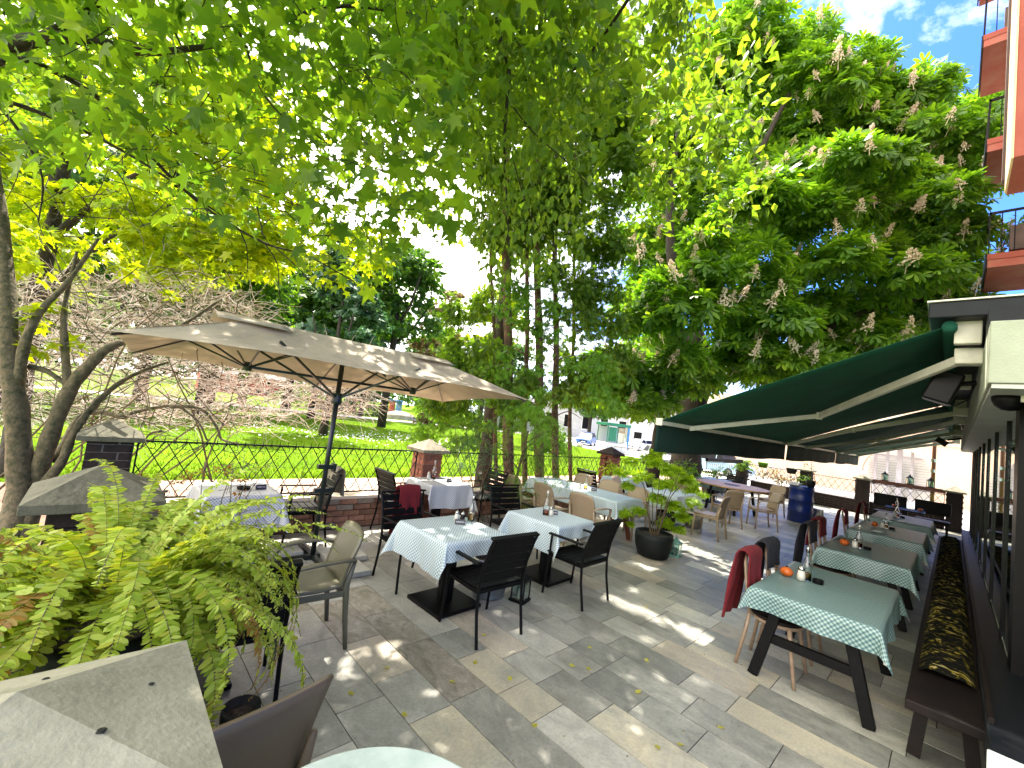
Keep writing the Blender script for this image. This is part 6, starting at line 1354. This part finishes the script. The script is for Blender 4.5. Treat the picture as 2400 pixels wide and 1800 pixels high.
pt = [(22.3, 49.0, 15, 5.5, 'slender trunked tree on the lawn right of the umbrella pole', M['leaf_far'], .32, 4.2), (14.5, 50.5, 16, 6, 'stout dark trunk directly left of the umbrella pole in the park', M['leaf_far'], .55, 5), (11.0, 54, 15, 6, 'broad trunk park tree under the umbrella edge', M['leaf_blue'], .5, 5), (7.0, 47, 15, 5.5, 'park tree glimpsed through the bare bush', M['leaf_far'], .5, 5),
      (2.0, 42, 17, 6, 'tall park tree behind the left fence pillar', M['leaf_blue'], .45, 5), (-5, 40, 16, 7, 'park tree at the far left edge', M['leaf_far'], .5, 4.5), (31.5, 48, 17.5, 4.2, 'brownish leaved tall tree in the sky gap', M['leaf_brown'], .4, 5), (27, 62, 15, 7, 'dark green park tree behind the boulder', M['leaf_blue'], .5, 4),
      (38, 58, 14, 6, 'green park tree left of the conifers', M['leaf_far'], .4, 4), (48, 52, 13, 6, 'green tree beyond the locust leaves', M['leaf_far'], .4, 3.5), (17.5, 34, 15, 5, 'park tree behind the umbrella ridge', M['leaf_far'], .4, 6.5), (-3, 27, 13, 5, 'green tree behind the bare bush at the far left', M['leaf_far'], .3, 2.2), (4.5, 33, 14, 5.5, 'green tree behind the bare bush, left of the blue green conifer', M['leaf_bush'], .35, 3.0), (13, 38, 14, 5, 'dark green tree behind the umbrella canopy', M['leaf_far'], .35, 4.5), (9, 24, 11, 2.6, 'blue green conifer behind the bare bush', M['leaf_blue'], .25, 2.2), (56, 40, 12, 5, 'tree behind the kiosk', M['leaf_far'], .35, 4), (25, 30, 13, 3.6, 'light green tree left of the conifer group', M['leaf_lime'], .25, 4)]
for x, y, h_, r, lb, m_, tr, bs in pt: park_tree(x, y, h_, r, lb, m_, tr, bs, n=int(14 + r), sz=.55, per=34)
def bush(x, y, r, lb, m_, h_=1): t = empty('round_bush', (x, y, -.45), 0, lb, 'bush', 'bushes in the park'); leaves([(x, y, -.3 + r * .3 * h_, r), (x + r * .8, y, -.3, r * .8), (x - r * .7, y + .3, -.3, r * .75)], .3, T_CLUMP, m_, 'foliage', t, 190 / max(r, 1), flat=.8 * h_)
bush(29.5, 44, 1.9, 'greyish bush left of the conifers at the lawn edge', M['leaf_brown']); bush(33, 43.5, 2.0, 'bright green bush right of the grey bush', M['leaf_bush']); bush(26, 57, 2.6, 'dark green bush behind the boulder', M['leaf_blue'], 1.3); bush(35, 30, 1.7, 'round green hedge bush left of the blue car', M['leaf_bush'], 1.2); bush(19, 60, 3, 'dark bush beyond the gravel path', M['leaf_far'], 1); bush(24.5, 21, 1.3, 'low bush on the lawn behind the conifers', M['leaf_bush'])
cl = [];
for a in np.linspace(-30, 88, 60): d_ = random.uniform(120, 150); cl.append((d_ * math.sin(math.radians(a)), d_ * math.cos(math.radians(a)), random.uniform(2, 6), random.uniform(6, 9)))
o = leaves(cl, 1.6, T_CLUMP, M['leaf_far'], 'far_woodland', None, 4.5, flat=1); o['label'] = 'distant band of woodland closing the park'
# ---- fallen leaves on the paving
b = MB(); b.add([(0, 0, 0), (.012, .016, .004), (.03, .013, .002), (.045, 0, .006), (.03, -.014, .003), (.012, -.015, .001)], [(0, 5, 4, 3), (0, 3, 2, 1)]); me = bpy.data.meshes.new('fallen_leaf'); me.from_pydata(b.v, [], b.f); me.materials.append(M['leaf_dry'])
for (x, y) in ((1.42, 2.6), (1.75, 2.75), (2.05, 2.35), (2.3, 2.45), (2.42, 2.2), (2.62, 2.75), (2.95, 2.05), (3.05, 1.95), (3.3, 2.1), (1.2, 2.0), (2.0, 1.5), (2.9, 1.1), (3.6, 1.75), (3.3, 1.0), (1.1, 3.0), (4.6, 2.3), (2.75, 1.2), (3.1, 1.55), (1.6, 2.25), (2.2, 1.75)):
    o = inst('fallen_leaf', me, None, (x, y, .004), (random.uniform(-.2, .2), random.uniform(-.2, .2), random.uniform(0, 6)), (1.1,) * 3); tag(o, 'small fallen yellow green leaf lying on the stone paving', 'leaf', 'fallen leaves on the paving')

# ---- small litter on the paving, plants on the balconies
n = 520; P = np.stack([rng.uniform(.6, 9, n), rng.uniform(-.1, 5.9, n), np.full(n, .004)], 1)
o = cloud('bud_scale_litter', P, rng.normal(size=(n, 3)) * (1, 1, .1), np.tile((0, 0, 1.), (n, 1)) + rng.normal(size=(n, 3)) * .3, rng.uniform(.006, .016, n), (np.array([(-.5, -.25, 0), (.5, -.2, 0), (.4, .3, .1), (-.4, .25, .1)], float), [(0, 1, 2, 3)]), M['leaf_brown']); o['label'] = 'tiny dry bud scales and seeds scattered over the paving'
for z_, x_, m_ in ((7.95, 15.4, 'leaf_bush'), (7.9, 16.3, 'leaf_brown'), (10.9, 15.6, 'leaf_bush'), (13.7, 15.2, 'leaf_bush')):
    leaves([(x_, -1.0, z_ + .1, .32), (x_ + .4, -.9, z_, .26)], .14, T_OVATE, M[m_], 'balcony_plant', h2, 500)
